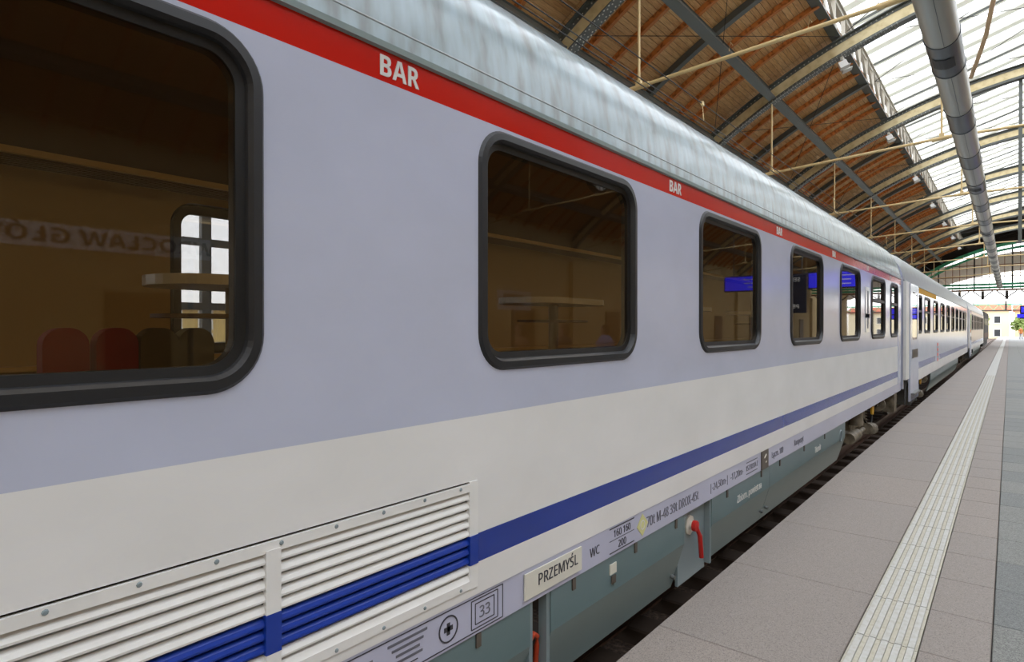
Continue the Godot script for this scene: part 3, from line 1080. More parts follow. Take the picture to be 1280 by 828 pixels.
func ring_loft(m: MB, h: Array, prof: Array, sgn: float, k := 8) -> void:   # prof: [inset, depth out of the wall]
	var rings := []
	for e in prof:
		var p := rr(h[0], h[1], h[2] - 2.0 * e[0], h[3] - 2.0 * e[0], maxf(h[4] - e[0], 0.02), k)
		var q := PackedVector3Array()
		for v in p:
			q.append(C(v.x, v.y, sgn * (HW + e[1])))
		if sgn < 0: q.reverse()
		rings.append(q)
	m.loft(rings)

func coach_window(parent: Node3D, h: Array, sgn: float, k: int, hopper := false) -> void:
	var f := MB.new()
	ring_loft(f, h, [[-0.004, 0.0], [0.008, 0.014], [0.036, 0.016], [0.046, 0.0], [0.05, -0.012]], sgn, k)
	var fo := obj("window_frame", f, mats.rubber, parent)
	var b := MB.new()
	ring_loft(b, h, [[0.05, -0.012], [0.078, -0.016], [0.078, -0.06], [0.02, -0.075]], sgn, k)
	obj("seal", b, mats.rubber_black, fo)
	var g := MB.new()
	side_poly(g, rr(h[0], h[1], h[2] - 0.15, h[3] - 0.15, maxf(h[4] - 0.075, 0.02), k), sgn * (HW - 0.022))
	obj("pane", g, mats.coach_glass, fo)
	if hopper:
		var t := MB.new()
		var yb: float = h[1] + h[3] * 0.5 - 0.42
		t.box(C(h[0], yb, sgn * (HW - 0.008)), Vector3(0.03, 0.05, h[2] - 0.14))
		t.box(C(h[0], yb + 0.37, sgn * (HW - 0.008)), Vector3(0.03, 0.03, h[2] - 0.2))
		for e in [-1, 1]:
			t.box(C(h[0] + e * (h[2] * 0.5 - 0.1), yb + 0.18, sgn * (HW - 0.008)), Vector3(0.03, 0.38, 0.03))
		obj("hopper_sash", t, mats.rubber, fo)

const ROOF := [[1.4, 3.275], [1.396, 3.36], [1.388, 3.46], [1.366, 3.58], [1.325, 3.69], [1.262, 3.782], [1.17, 3.866], [1.05, 3.932], [0.86, 3.985], [0.6, 4.022], [0.3, 4.045], [0.0, 4.052]]

func roof_mesh(a0: float, a1: float, drop0: bool, drop1: bool) -> MB:
	var m := MB.new()
	var prof := []
	for i in range(ROOF.size()):
		prof.append(Vector2(ROOF[i][0], ROOF[i][1]))
	for i in range(ROOF.size() - 2, -1, -1):
		prof.append(Vector2(-ROOF[i][0], ROOF[i][1]))
	var nrm := []
	for i in prof.size():
		var t: Vector2 = prof[mini(i + 1, prof.size() - 1)] - prof[maxi(i - 1, 0)]
		nrm.append(Vector2(t.y, -t.x).normalized())
	var stations := [[a0, 0.13 if drop0 else 0.0], [a0 + 0.35, 0.03 if drop0 else 0.0], [a0 + 0.8, 0.0], [a1 - 0.8, 0.0], [a1 - 0.35, 0.03 if drop1 else 0.0], [a1, 0.13 if drop1 else 0.0]]
	for j in stations.size() - 1:
		for i in prof.size() - 1:
			var q := []
			var nn := []
			for e in [[j, i], [j + 1, i], [j + 1, i + 1], [j, i + 1]]:
				var st: Array = stations[e[0]]
				var p: Vector2 = prof[e[1]]
				var lift := (p.y - 3.275) / 0.777
				q.append(C(st[0], p.y - st[1] * lift, p.x * (1.0 - 0.35 * st[1] * lift)))
				nn.append(Vector3(nrm[e[1]].x, nrm[e[1]].y, 0))
			m.squad(q[0], q[1], q[2], q[3], nn[0], nn[1], nn[2], nn[3])
	return m

func bogie(parent: Node3D, a: float, detailed: bool) -> void:
	var b := Node3D.new()
	b.name = "bogie"
	parent.add_child(b, true)
	b.position = C(a, 0, 0)
	for w in [-1.25, 1.25]:
		var m := MB.new()
		for sd in [-1.0, 1.0]:
			m.lathe(C(w, 0.46, 0.68 * sd), Vector3(sd, 0, 0), [Vector2(0.0, 0.0), Vector2(0.3, 0.0), Vector2(0.34, 0.03), Vector2(0.42, 0.03), Vector2(0.46, 0.05), Vector2(0.46, 0.13), Vector2(0.4, 0.135), Vector2(0.36, 0.1), Vector2(0.16, 0.09), Vector2(0.14, 0.16), Vector2(0.0, 0.16)], 24)
		m.tube([C(w, 0.46, -0.7), C(w, 0.46, 0.7)], 0.09, 10)
		obj("wheelset", m, mats.wheel_steel, b)
		for sd in [-1.0, 1.0]:
			var x := MB.new()
			x.lathe(C(w, 0.46, 0.85 * sd), Vector3(sd, 0, 0), [Vector2(0.2, 0.0), Vector2(0.2, 0.16), Vector2(0.17, 0.22), Vector2(0.0, 0.24)], 14)
			x.box(C(w, 0.5, 0.95 * sd), Vector3(0.2, 0.24, 0.5))
			obj("axle_box", x, mats.bogie_grey, b)
			for q in [-0.3, 0.3]:
				var sp := MB.new()
				var pts := []
				for i in 57:
					pts.append(C(w + q, 0.4 + 0.36 * i / 56.0, 0.98 * sd) + Vector3(cos(i * 0.7) * 0.085, 0, sin(i * 0.7) * 0.085))
				sp.tube(pts, 0.02, 5)
				obj("coil_spring", sp, mats.bogie_grey, b)
	for sd in [-1.0, 1.0]:
		var f := MB.new()
		f.prism(PackedVector2Array([Vector2(-1.75, 0.74), Vector2(-0.75, 0.74), Vector2(-0.45, 0.5), Vector2(0.45, 0.5), Vector2(0.75, 0.74), Vector2(1.75, 0.74), Vector2(1.75, 0.86), Vector2(0.7, 0.88), Vector2(0.4, 0.72), Vector2(-0.4, 0.72), Vector2(-0.7, 0.88), Vector2(-1.75, 0.86)]), Vector3(1.08 * sd + 0.07, 0, 0), Vector3(0, 0, -1), Vector3.UP, 0.14)
		obj("side_frame", f, mats.bogie_grey, b)
		if detailed:
			var t := MB.new()
			t.lathe(C(-0.5, 0.62, 1.22 * sd), Vector3(0, 1, 0), [Vector2(0, 0), Vector2(0.13, 0), Vector2(0.13, 0.3), Vector2(0.09, 0.34), Vector2(0.0, 0.34)], 12)
			obj("air_spring", t, mats.bogie_grey, b)
			var dm := MB.new()
			dm.tube([C(-1.3, 0.5, 1.28 * sd), C(-0.7, 0.5, 1.28 * sd)], 0.09, 10)
			dm.tube([C(-0.7, 0.5, 1.28 * sd), C(-0.1, 0.5, 1.28 * sd)], 0.04, 8)
			obj("damper", dm, mats.bogie_grey, b)
			var br := MB.new()
			br.lathe(C(0.35, 0.45, 1.26 * sd), C(1, -0.12, 0), [Vector2(0, 0), Vector2(0.1, 0), Vector2(0.11, 0.5), Vector2(0.07, 0.6), Vector2(0.05, 0.6), Vector2(0.05, 0.66), Vector2(0.0, 0.66)], 12)
			obj("brake_cylinder", br, mats.bogie_grey, b)
			var yd := MB.new()
			yd.lathe(C(0.55, 0.78, 1.3 * sd), Vector3(sd, 0, 0), [Vector2(0, 0), Vector2(0.1, 0), Vector2(0.1, 0.03), Vector2(0.0, 0.035)], 14)
			obj("yellow_disc", yd, mats.yellow_disc, b)
			var hs := MB.new()
			hs.tube([C(0.2, 0.78, 1.15 * sd), C(0.5, 0.5, 1.24 * sd), C(0.9, 0.42, 1.24 * sd), C(1.25, 0.6, 1.2 * sd), C(1.3, 0.85, 1.15 * sd)], 0.018, 6)
			obj("hose", hs, mats.rubber_black, b)
			var pd := MB.new()
			pd.lathe(C(1.1, 0.78, 1.28 * sd), C(1, 0, 0), [Vector2(0.03, 0), Vector2(0.03, 0.25), Vector2(0.13, 0.25), Vector2(0.13, 0.3), Vector2(0.05, 0.32), Vector2(0.12, 0.34), Vector2(0.12, 0.37), Vector2(0.0, 0.38)], 12)
			obj("buffer_valve", pd, mats.bogie_grey, b)
	var bo := MB.new()
	bo.box(C(0, 0.72, 0), Vector3(2.1, 0.2, 0.5))
	obj("bolster", bo, mats.underframe, b)

func skirt_panel(parent: Node3D, a0: float, a1: float, mt: Material, d := 0.0) -> MeshInstance3D:
	var m := MB.new()
	var pr := [[HW - 0.012 - d, Y_SOLE - 0.004], [HW - 0.012 - d, 0.665], [HW - 0.115 - d, 0.325]]
	for i in 2:
		m.quad(C(a0, pr[i + 1][1], pr[i + 1][0]), C(a1, pr[i + 1][1], pr[i + 1][0]), C(a1, pr[i][1], pr[i][0]), C(a0, pr[i][1], pr[i][0]))
		m.quad(C(a1, pr[i + 1][1], pr[i + 1][0] - 0.02), C(a0, pr[i + 1][1], pr[i + 1][0] - 0.02), C(a0, pr[i][1], pr[i][0] - 0.02), C(a1, pr[i][1], pr[i][0] - 0.02))
		for a in [a0, a1]:
			m.quad(C(a, pr[i + 1][1], pr[i + 1][0]), C(a, pr[i + 1][1], pr[i + 1][0] - 0.02), C(a, pr[i][1], pr[i][0] - 0.02), C(a, pr[i][1], pr[i][0]))
	m.quad(C(a0, 0.325, HW - 0.115 - d), C(a0, 0.325, HW - 0.135 - d), C(a1, 0.325, HW - 0.135 - d), C(a1, 0.325, HW - 0.115 - d))
	m.quad(C(a0, Y_SOLE - 0.004, HW - 0.012 - d), C(a1, Y_SOLE - 0.004, HW - 0.012 - d), C(a1, Y_SOLE - 0.004, HW - 0.032 - d), C(a0, Y_SOLE - 0.004, HW - 0.032 - d))
	return obj("skirt_panel", m, mt, parent)

func coach_shell(wallm: Material, t: Node3D, a0: float, a1: float, wins: Array, far_wins: Array, bands: Array, roofm: Material, drop0: bool, drop1: bool, k: int, louvre := []) -> void:
	# bands: [name, y0, y1, material]
	for sg in [1.0, -1.0]:
		var holes: Array = wins if sg > 0 else far_wins
		var up := MB.new()
		holed(up, a0, a1, Y_WHITE, Y_RED0, holes, HW * sg)
		obj("upper_side_wall", up, wallm, t)
		var li := MB.new()
		holed(li, a0, a1, 1.25, 3.2, holes, (HW - 0.07) * sg)
		obj("inner_lining", li, mats.lining, t)
		for b in bands:
			var m := MB.new()
			if sg > 0 and louvre.size() and b[1] < louvre[3] and b[2] > louvre[2]:
				side_poly(m, rect(a0, louvre[0], b[1], b[2]), HW)
				side_poly(m, rect(louvre[1], a1, b[1], b[2]), HW)
				if b[2] > louvre[3]: side_poly(m, rect(louvre[0], louvre[1], louvre[3], b[2]), HW)
				if b[1] < louvre[2]: side_poly(m, rect(louvre[0], louvre[1], b[1], louvre[2]), HW)
			else:
				side_poly(m, rect(a0, a1, b[1], b[2]), HW * sg)
			obj(b[0], m, b[3], t)
		var gt := MB.new()
		gt.loft([PackedVector3Array([C(a0, Y_RED1, HW * sg), C(a0, Y_RED1 + 0.004, (HW + 0.016) * sg), C(a0, Y_RED1 + 0.026, (HW + 0.018) * sg), C(a0, Y_RED1 + 0.034, (HW + 0.004) * sg), C(a0, Y_RED1 + 0.034, (HW - 0.02) * sg)]),
			PackedVector3Array([C(a1, Y_RED1, HW * sg), C(a1, Y_RED1 + 0.004, (HW + 0.016) * sg), C(a1, Y_RED1 + 0.026, (HW + 0.018) * sg), C(a1, Y_RED1 + 0.034, (HW + 0.004) * sg), C(a1, Y_RED1 + 0.034, (HW - 0.02) * sg)])], false)
		obj("gutter", gt, mats.gutter, t)
	obj("roof", roof_mesh(a0, a1, drop0, drop1), roofm, t)
	for e in [a0, a1]:
		var ew := MB.new()
		var pts := PackedVector2Array([Vector2(-HW, Y_SOLE), Vector2(HW, Y_SOLE)])
		var cut := 0.13 if (drop0 if e == a0 else drop1) else 0.0
		for r in ROOF: pts.append(Vector2(r[0] * (1.0 - 0.35 * cut * (r[1] - 3.275) / 0.777), r[1] - cut * (r[1] - 3.275) / 0.777))
		for i in range(ROOF.size() - 2, -1, -1): pts.append(Vector2(-ROOF[i][0] * (1.0 - 0.35 * cut * (ROOF[i][1] - 3.275) / 0.777), ROOF[i][1] - cut * (ROOF[i][1] - 3.275) / 0.777))
		ew.poly(pts, C(e, 0, 0), Vector3(1, 0, 0) if e == a0 else Vector3(1, 0, 0), Vector3.UP)
		obj("end_wall", ew, mats.lilac, t)
	var uf := MB.new()
	uf.box(C((a0 + a1) * 0.5, 1.06, 0), Vector3(2.7, 0.36, a1 - a0 - 0.1))
	obj("underframe", uf, mats.underframe, t)
	var fl := MB.new()
	fl.box(C((a0 + a1) * 0.5, 1.255, 0), Vector3(2.66, 0.03, a1 - a0 - 0.1))
	obj("floor_panel", fl, mats.coach_floor, t)
	var ce := MB.new()
	var cr := []
	for a in [a0 + 0.05, a1 - 0.05]:
		cr.append(PackedVector3Array([C(a, 3.2, -1.33), C(a, 3.42, -1.0), C(a, 3.5, -0.5), C(a, 3.5, 0.5), C(a, 3.42, 1.0), C(a, 3.2, 1.33)]))
	ce.loft(cr, false)
	obj("inner_ceiling", ce, mats.lining_dark, t)
	for w in wins:
		coach_window(t, w, 1.0, k, w.size() > 5)
	for w in far_wins:
		coach_window(t, w, -1.0, k, w.size() > 5)
	# corridor connection
	for e in [a0, a1]:
		var g := MB.new()
		var out := -0.17 if e == a0 else 0.17
		for i in 4:
			var aa: float = e + out * (i + 0.5) / 4.0
			g.box(C(aa, 2.3, 0), Vector3(1.5 - 0.06 * (i % 2), 2.3 - 0.06 * (i % 2), 0.05))
		obj("gangway_bellows", g, mats.rubber_black, t)

func build_bar_coach() -> void:
	var s0 := -10.8
	var LEN := 26.18
	var t := thing("bar_coach", "lilac and white dining coach with a red stripe lettered BAR and louvred side grille", "train coach", Vector3(-3.2, -0.55, -s0))
	var A := func(s: float) -> float: return s - s0
	var wins := []
	var wc := (WIN_Y0 + WIN_Y1) * 0.5
	var wh := WIN_Y1 - WIN_Y0
	for i in range(-3, 5):
		wins.append([A.call(0.262 + 2.447 * i), wc, 1.45, wh, 0.17])
	wins.append([A.call(12.49), wc, 1.45, wh, 0.17, true])
	wins.append([A.call(14.4), wc, 0.98, wh, 0.17, true])
	var lou := [A.call(-0.92), A.call(1.976), 1.093, 1.557]
	var bands := [["white_side_wall", Y_BLUE1, Y_WHITE, mats.white_paint], ["blue_stripe", Y_BLUE0, Y_BLUE1, mats.blue_paint], ["lower_white_wall", Y_SOLE_TOP, Y_BLUE0, mats.white_paint], ["red_stripe", Y_RED0, Y_RED1, mats.red_paint]]
	var far := []
	for i in range(-3, 2):
		far.append([A.call(0.262 - 0.18 + 2.447 * i), wc, 1.45, wh, 0.17])
	coach_shell(mats.lilac, t, 0.0, LEN, wins, far, bands, mats.coach_roof, true, true, 10, lou)
	var sb := MB.new()
	side_poly(sb, rect(0, LEN, Y_SOLE, Y_SOLE_TOP - 0.004), HW - 0.004)
	sb.box(C(LEN * 0.5, Y_SOLE_TOP - 0.001, HW - 0.004), Vector3(0.006, 0.004, LEN))
	obj("sole_bar", sb, mats.sole_lilac, t)
	# roof seam above the gutter
	var se := MB.new()
	se.tube([C(0.1, 3.345, 1.395), C(LEN - 0.1, 3.345, 1.394)], 0.005, 6)
	obj("roof_seam", se, mats.coach_roof_b, t)
	# BAR lettering along the red stripe
	for i in 7:
		text("bar_lettering", "BAR", 0.074, mats.white_print, t, C(A.call(1.535 - 2.47 + 2.47 * i), 3.189, HW + 0.0015))
	# louvre
	var lv := Node3D.new()
	lv.name = "louvre_grille"
	t.add_child(lv, true)
	var bk := MB.new()
	bk.box(C((lou[0] + lou[1]) * 0.5, 1.325, HW - 0.05), Vector3(0.01, 0.464, lou[1] - lou[0]))
	obj("backing", bk, mats.rubber_black, lv)
	var fr := MB.new()
	for e in [[1.557 - 0.025, 0.034], [1.093 + 0.02, 0.034]]:
		fr.box(C((lou[0] + lou[1]) * 0.5, e[0], HW - 0.004), Vector3(0.02, e[1], lou[1] - lou[0] - 0.016))
	for a in [lou[0] + 0.03, lou[1] - 0.03]:
		fr.box(C(a, 1.4395, HW - 0.004), Vector3(0.0202, 0.235, 0.052))
		fr.box(C(a, 1.1445, HW - 0.004), Vector3(0.0202, 0.103, 0.052))
	obj("frame", fr, mats.louvre_white, lv)
	for a in [lou[0] + 0.03, A.call(0.03), A.call(1.017), lou[1] - 0.03]:
		var fb := MB.new()
		fb.box(C(a, (Y_BLUE0 + Y_BLUE1) * 0.5, HW - 0.002), Vector3(0.022, Y_BLUE1 - Y_BLUE0, 0.053))
		obj("blue_frame_band", fb, mats.louvre_blue, lv)
	for s in [0.03, 1.017]:
		for e in [[1.4225, 0.201], [1.145, 0.1]]:
			var dv := MB.new()
			dv.box(C(A.call(s), e[0], HW - 0.002), Vector3(0.022, e[1], 0.05))
			obj("divider", dv, mats.louvre_white, lv)
	var secs := [[lou[0] + 0.052, A.call(0.005)], [A.call(0.055), A.call(0.992)], [A.call(1.042), lou[1] - 0.052]]
	for sc in secs:
		for i in 9:
			var y0 := 1.515 - 0.0393 * (i + 1)
			var pr := PackedVector2Array([Vector2(-0.034, 0.031), Vector2(-0.014, 0.0325), Vector2(-0.003, 0.023), Vector2(0.003, 0.012), Vector2(0.002, 0.005), Vector2(-0.034, 0.004)])
			var sl := MB.new()
			sl.prism(pr, C(sc[0], y0, HW), Vector3(1, 0, 0), Vector3.UP, sc[1] - sc[0])
			obj("slat", sl, mats.louvre_blue if i >= 5 and i < 8 else mats.louvre_white, lv)
	var sill := MB.new()
	sill.prism(PackedVector2Array([Vector2(-0.03, 0.0), Vector2(-0.006, -0.004), Vector2(0.006, -0.03), Vector2(-0.03, -0.032)]), C(lou[0] + 0.052, 1.157, HW), Vector3(1, 0, 0), Vector3.UP, lou[1] - lou[0] - 0.104)
	obj("sill", sill, mats.louvre_white, lv)
	var scm := MB.new()
	scm.lathe(Vector3.ZERO, Vector3(1, 0, 0), [Vector2(0.008, 0), Vector2(0.006, 0.003), Vector2(0.0, 0.004)], 8)
	var screw := scm.mesh()
	for i in 14:
		inst("screw", screw, mats.skirt_pale, lv, Transform3D(Basis(), C(lou[0] + 0.12 + 0.205 * i, 1.536, HW + 0.006)))
		inst("screw", screw, mats.skirt_pale, lv, Transform3D(Basis(), C(lou[0] + 0.12 + 0.205 * i, 1.108, HW + 0.006)))
	# markings on the sole bar
	var mk := HW - 0.003
	var ym := (Y_SOLE + Y_SOLE_TOP) * 0.5
	var q := MB.new()
	frame_lines(q, A.call(0.75), A.call(2.15), Y_SOLE + 0.012, Y_SOLE_TOP - 0.014, mk, 0.004)
	frame_lines(q, A.call(1.94), A.call(2.115), ym - 0.062, ym + 0.062, mk, 0.004)
	frame_lines(q, A.call(1.965), A.call(2.09), ym - 0.045, ym + 0.045, mk, 0.004)
	q.box(C(A.call(1.2), ym - 0.05, mk), Vector3(0.002, 0.003, 0.86))
	obj("marking_frame", q, mats.ink, t)
	text("marking_lettering", "33", 0.05, mats.ink_soft, t, C(A.call(2.028), ym, mk), 90.0, false)
	var rg := MB.new()
	rg.lathe(C(A.call(1.8), ym, mk), Vector3(1, 0, 0), [Vector2(0.056, 0), Vector2(0.056, 0.002), Vector2(0.05, 0.002), Vector2(0.05, 0)], 24)
	rg.box(C(A.call(1.8), ym, mk), Vector3(0.002, 0.05, 0.018))
	rg.box(C(A.call(1.8), ym, mk), Vector3(0.002, 0.02, 0.05))
	obj("round_marking", rg, mats.ink, t)
	for e in [[1.58, 0.05, 0.2], [1.58, 0.025, 0.16], [1.58, 0.0, 0.12], [1.58, -0.025, 0.15], [1.37, 0.03, 0.08], [1.37, 0.0, 0.06], [1.1, 0.03, 0.1], [1.1, 0.0, 0.08], [1.1, -0.026, 0.06]]:
		var row := MB.new()
		row.box(C(A.call(e[0]), ym + e[1], mk), Vector3(0.002, 0.01, e[2]))
		obj("marking_row", row, mats.ink_soft, t)
	var pl := MB.new()
	pl.box(C(A.call(2.555), ym + 0.004, HW + 0.003), Vector3(0.008, 0.126, 0.5))
	var po := obj("destination_plate", pl, mats.plate_cream, t)
	text("destination_lettering", "PRZEMYŚL", 0.055, mats.ink, po, C(A.call(2.585), ym + 0.012, HW + 0.008), 90.0, false)
	text("marking_lettering", "WC", 0.05, mats.ink, t, C(A.call(2.955), ym - 0.005, mk), 90.0, false)
	var bx := MB.new()
	for y in [-0.07, 0.0, 0.072]:
		bx.box(C(A.call(3.27), ym + y, mk), Vector3(0.002, 0.006 if y != 0.0 else 0.003, 0.3))
	obj("marking_frame", bx, mats.ink, t)
	text("marking_lettering", "160 160", 0.042, mats.ink, t, C(A.call(3.27), ym + 0.035, mk), 90.0, false)
	text("marking_lettering", "200", 0.042, mats.ink, t, C(A.call(3.27), ym - 0.036, mk), 90.0, false)
	var dm := MB.new()
	dm.prism(PackedVector2Array([Vector2(0, -0.072), Vector2(0.075, 0), Vector2(0, 0.072), Vector2(-0.075, 0)]), C(A.call(3.53), ym, mk + 0.001), Vector3(0, 0, -1), Vector3.UP, 0.002)
	var dmo := obj("yellow_diamond", dm, mats.pale_yellow, t)
	var dr := MB.new()
	dr.lathe(C(A.call(3.53), ym, mk), Vector3(1, 0, 0), [Vector2(0.032, 0), Vector2(0.032, 0.002), Vector2(0.024, 0.002), Vector2(0.024, 0)], 16)
	obj("ring", dr, mats.white_print, dmo)
	text("marking_lettering", "70t M-48 39t DROX-45t", 0.066, mats.ink_soft, t, C(A.call(4.01), ym, mk), 90.0, false, 0.88)
	text("marking_lettering", "|-24,50m-|", 0.056, mats.ink_soft, t, C(A.call(4.86), ym, mk), 90.0, false)
	text("marking_lettering", "-17,20m-", 0.056, mats.ink_soft, t, C(A.call(5.27), ym, mk), 90.0, false)
	var bx2 := MB.new()
	for y in [-0.05, 0.05]:
		bx2.box(C(A.call(5.66), ym + y, mk), Vector3(0.002, 0.006, 0.3))
	obj("marking_frame", bx2, mats.ink, t)
	text("marking_lettering", "157303/A Z", 0.046, mats.ink_soft, t, C(A.call(5.66), ym, mk), 90.0, false)
	var bp := MB.new()
	bp.box(C(A.call(6.02), ym, HW + 0.001), Vector3(0.01, 0.174, 0.2))
	var bpo := obj("brown_plate", bp, mats.plate_brown, t)
	var sm := MB.new()
	sm.bar(C(A.call(5.99), ym + 0.02, HW + 0.007), C(A.call(6.05), ym + 0.045, HW + 0.007), 0.003, 0.014)
	sm.bar(C(A.call(6.03), ym - 0.03, HW + 0.007), C(A.call(6.06), ym - 0.02, HW + 0.007), 0.003, 0.01)
	obj("paint_mark", sm, mats.plate_cream, bpo)
	text("marking_lettering", "Łączn. 100", 0.06, mats.ink_soft, t, C(A.call(6.45), ym, mk), 90.0, false)
	text("marking_lettering", "Kompozyt", 0.062, mats.ink_soft, t, C(A.call(7.25), ym, mk), 90.0, false)
	# skirts
	for e in [[-9.6, -7.0], [-1.2, 0.55], [0.56, 2.37]]:
		skirt_panel(t, A.call(e[0]), A.call(e[1]), mats.skirt)
	skirt_panel(t, A.call(2.545), A.call(4.195), mats.skirt)
	skirt_panel(t, A.call(4.72), A.call(6.21), mats.skirt)
	skirt_panel(t, A.call(6.216), A.call(9.75), mats.skirt)
	for s in [2.385, 2.53, 4.71]:
		var pp := MB.new()
		pp.box(C(A.call(s), 0.62, HW - 0.045), Vector3(0.05, 0.5, 0.028))
		obj("skirt_post", pp, mats.skirt_pale, t)
	var rc := MB.new()
	rc.box(C(A.call(4.45), 0.605, HW - 0.075), Vector3(0.02, 0.54, 0.5))
	obj("recess_panel", rc, mats.skirt_pale, t)
	rc = MB.new()
	rc.box(C(A.call(2.457), 0.605, HW - 0.16), Vector3(0.02, 0.54, 0.15))
	obj("recess_panel", rc, mats.bogie_grey, t)
	var hs := MB.new()
	hs.tube([C(A.call(2.42), 0.34, HW - 0.09), C(A.call(2.42), 0.6, HW - 0.07), C(A.call(2.43), 0.655, HW - 0.06), C(A.call(2.46), 0.675, HW - 0.06), C(A.call(2.49), 0.65, HW - 0.06), C(A.call(2.5), 0.6, HW - 0.07), C(A.call(2.5), 0.34, HW - 0.09)], 0.014, 8)
	obj("red_hose", hs, mats.orange_hose, t)
	var ck := MB.new()
	ck.lathe(C(A.call(4.4), 0.74, HW - 0.065), Vector3(1, 0, 0), [Vector2(0, 0), Vector2(0.075, 0), Vector2(0.075, 0.012), Vector2(0.03, 0.015), Vector2(0.03, 0.05), Vector2(0, 0.055)], 8)
	obj("cock_plate", ck, mats.plate_cream, t)
	ck = MB.new()
	ck.lathe(C(A.call(4.4), 0.74, HW - 0.03), Vector3(1, 0, 0), [Vector2(0, 0), Vector2(0.04, 0), Vector2(0.04, 0.03), Vector2(0, 0.035)], 10)
	ck.tube([C(A.call(4.4), 0.74, HW - 0.01), C(A.call(4.44), 0.66, HW + 0.005), C(A.call(4.47), 0.49, HW + 0.005)], 0.018, 8)
	obj("cock_handle", ck, mats.red_handle, t)
	for s in [1.99, 2.75, 3.45, 4.05, 5.05, 5.95, 6.55, 7.5, 8.5]:
		var cp := MB.new()
		cp.box(C(A.call(s), 0.845, HW - 0.008), Vector3(0.008, 0.06, 0.03))
		obj("skirt_latch", cp, mats.plate_brown, t)
	for s in [2.6, 4.12, 4.78, 6.14, 6.3]:
		var bt := MB.new()
		bt.tube([C(A.call(s), 0.44, HW - 0.09), C(A.call(s), 0.43, HW - 0.05)], 0.016, 8)
		obj("skirt_bolt", bt, mats.steel_grey, t)
	var lb := MB.new()
	lb.box(C(A.call(3.17), 0.8, HW - 0.009), Vector3(0.006, 0.06, 0.075))
	obj("white_label", lb, mats.plate_cream, t)
	lb = MB.new()
	lb.box(C(A.call(3.175), 0.735, HW - 0.008), Vector3(0.008, 0.045, 0.045))
	obj("lock_plate", lb, mats.plate_brown, t)
	text("skirt_lettering", "Zbiorn. powietrza", 0.06, mats.white_print, t, C(A.call(5.63), 0.74, HW - 0.011), 90.0, false)
	text("skirt_lettering", "Tłumik", 0.07, mats.white_print, t, C(A.call(8.15), 0.745, HW - 0.011), 90.0, false)
	var ov := MB.new()
	ov.lathe(C(A.call(9.45), 0.72, HW - 0.012), Vector3(1, 0, 0), [Vector2(0.0, 0.0), Vector2(0.055, 0.0), Vector2(0.075, 0.012), Vector2(0.09, 0.0)], 18)
	obj("hand_hole", ov, mats.skirt_pale, t)
	# notice boxes on the side
	for e in [[2.58, 0.5], [2.25, 0.3]]:
		var nb := MB.new()
		nb.box(C(A.call(11.38), e[0] + 0.05, HW + 0.006), Vector3(0.012, e[1], 0.3))
		var no := obj("notice_frame", nb, mats.white_paint, t)
		var np := MB.new()
		np.box(C(A.call(11.38), e[0] + 0.05, HW + 0.013), Vector3(0.004, e[1] - 0.12, 0.1))
		obj("notice_print", np, mats.ink_soft, no)
	bogie(t, A.call(11.9), true)
	bogie(t, A.call(-7.1), false)
	# end door beside the gangway
	var ed := MB.new()
	ed.box(C(A.call(15.14), 2.05, HW + 0.002), Vector3(0.012, 2.0, 0.4))
	obj("end_door", ed, mats.lilac, t)
	var es := MB.new()
	es.box(C(A.call(15.1), 0.66, HW - 0.16), Vector3(0.2, 0.42, 0.34))
	obj("end_box", es, mats.bogie_grey, t)
	# inside: luggage rail and grille on the far wall, then an added fill light
	var rl := MB.new()
	rl.box(C(13.1, 3.17, -0.93), Vector3(0.035, 0.035, 25.9))
	obj("luggage_rail", rl, mats.coach_trim, t)
	for i in 7:
		var gl := MB.new()
		gl.box(C(13.1, 3.165, -1.27 + 0.047 * i), Vector3(0.02, 0.015, 25.9))
		obj("rack_slat", gl, mats.lining_dark, t)
	var ld := MB.new()
	ld.box(C(13.1, 1.98, -1.26), Vector3(0.12, 0.03, 25.9))
	obj("window_ledge", ld, mats.coach_trim, t)
	var ls := MB.new()  # glowing strip added out of view to brighten the coach inside
	ls.box(C(13.2, 3.40, 0.95), Vector3(0.12, 0.02, 20.0))
	obj("added_glow_strip", ls, mats.fill_strip, t)
	var al := AreaLight3D.new()  # fill light added along with the unseen strip
	al.name = "added_fill_light"
	t.add_child(al)
	al.position = C(13.2, 3.38, 0.95)
	al.rotation_degrees.x = -90
	al.area_size = Vector2(0.12, 20.0)
	al.light_color = srgb(255, 214, 150)
	al.light_energy = 1.8
	al.shadow_enabled = true
	# furniture inside
	var n := 0
	for s in [1.62, 4.6, 7.3, 10.2]:
		var tb := thing("bar_table", ["cream topped standing table by the first coach window", "long cream standing table behind the second coach window", "standing table behind the third wide coach window", "standing table deeper inside the dining coach"][n], "table", Vector3(-3.25, 0.72, -s), "standing tables inside the bar coach")
		n += 1
		var tp := MB.new()
		var ring := rr(0, 0, 0.86 if n == 1 else 1.2, 0.6, 0.28, 8)
		tp.prism(ring, Vector3(0, 1.21, 0), Vector3(0, 0, 1), Vector3(1, 0, 0), 0.05)
		obj("table_top", tp, mats.table_top, tb)
		tp = MB.new()
		tp.prism(rr(0, 0, 0.8, 0.4, 0.18, 8), Vector3(0, 1.02, 0), Vector3(0, 0, 1), Vector3(1, 0, 0), 0.02)
		obj("shelf", tp, mats.lining_dark, tb)
		tp = MB.new()
		tp.tube([Vector3(0, 0.02, 0), Vector3(0, 1.17, 0)], 0.045, 12)
		obj("pole", tp, mats.table_pole, tb)
		tp = MB.new()
		tp.lathe(Vector3.ZERO, Vector3.UP, [Vector2(0.26, 0), Vector2(0.26, 0.015), Vector2(0.06, 0.03), Vector2(0.05, 0.05)], 20)
		obj("foot", tp, mats.table_pole, tb)
	var i2 := 0
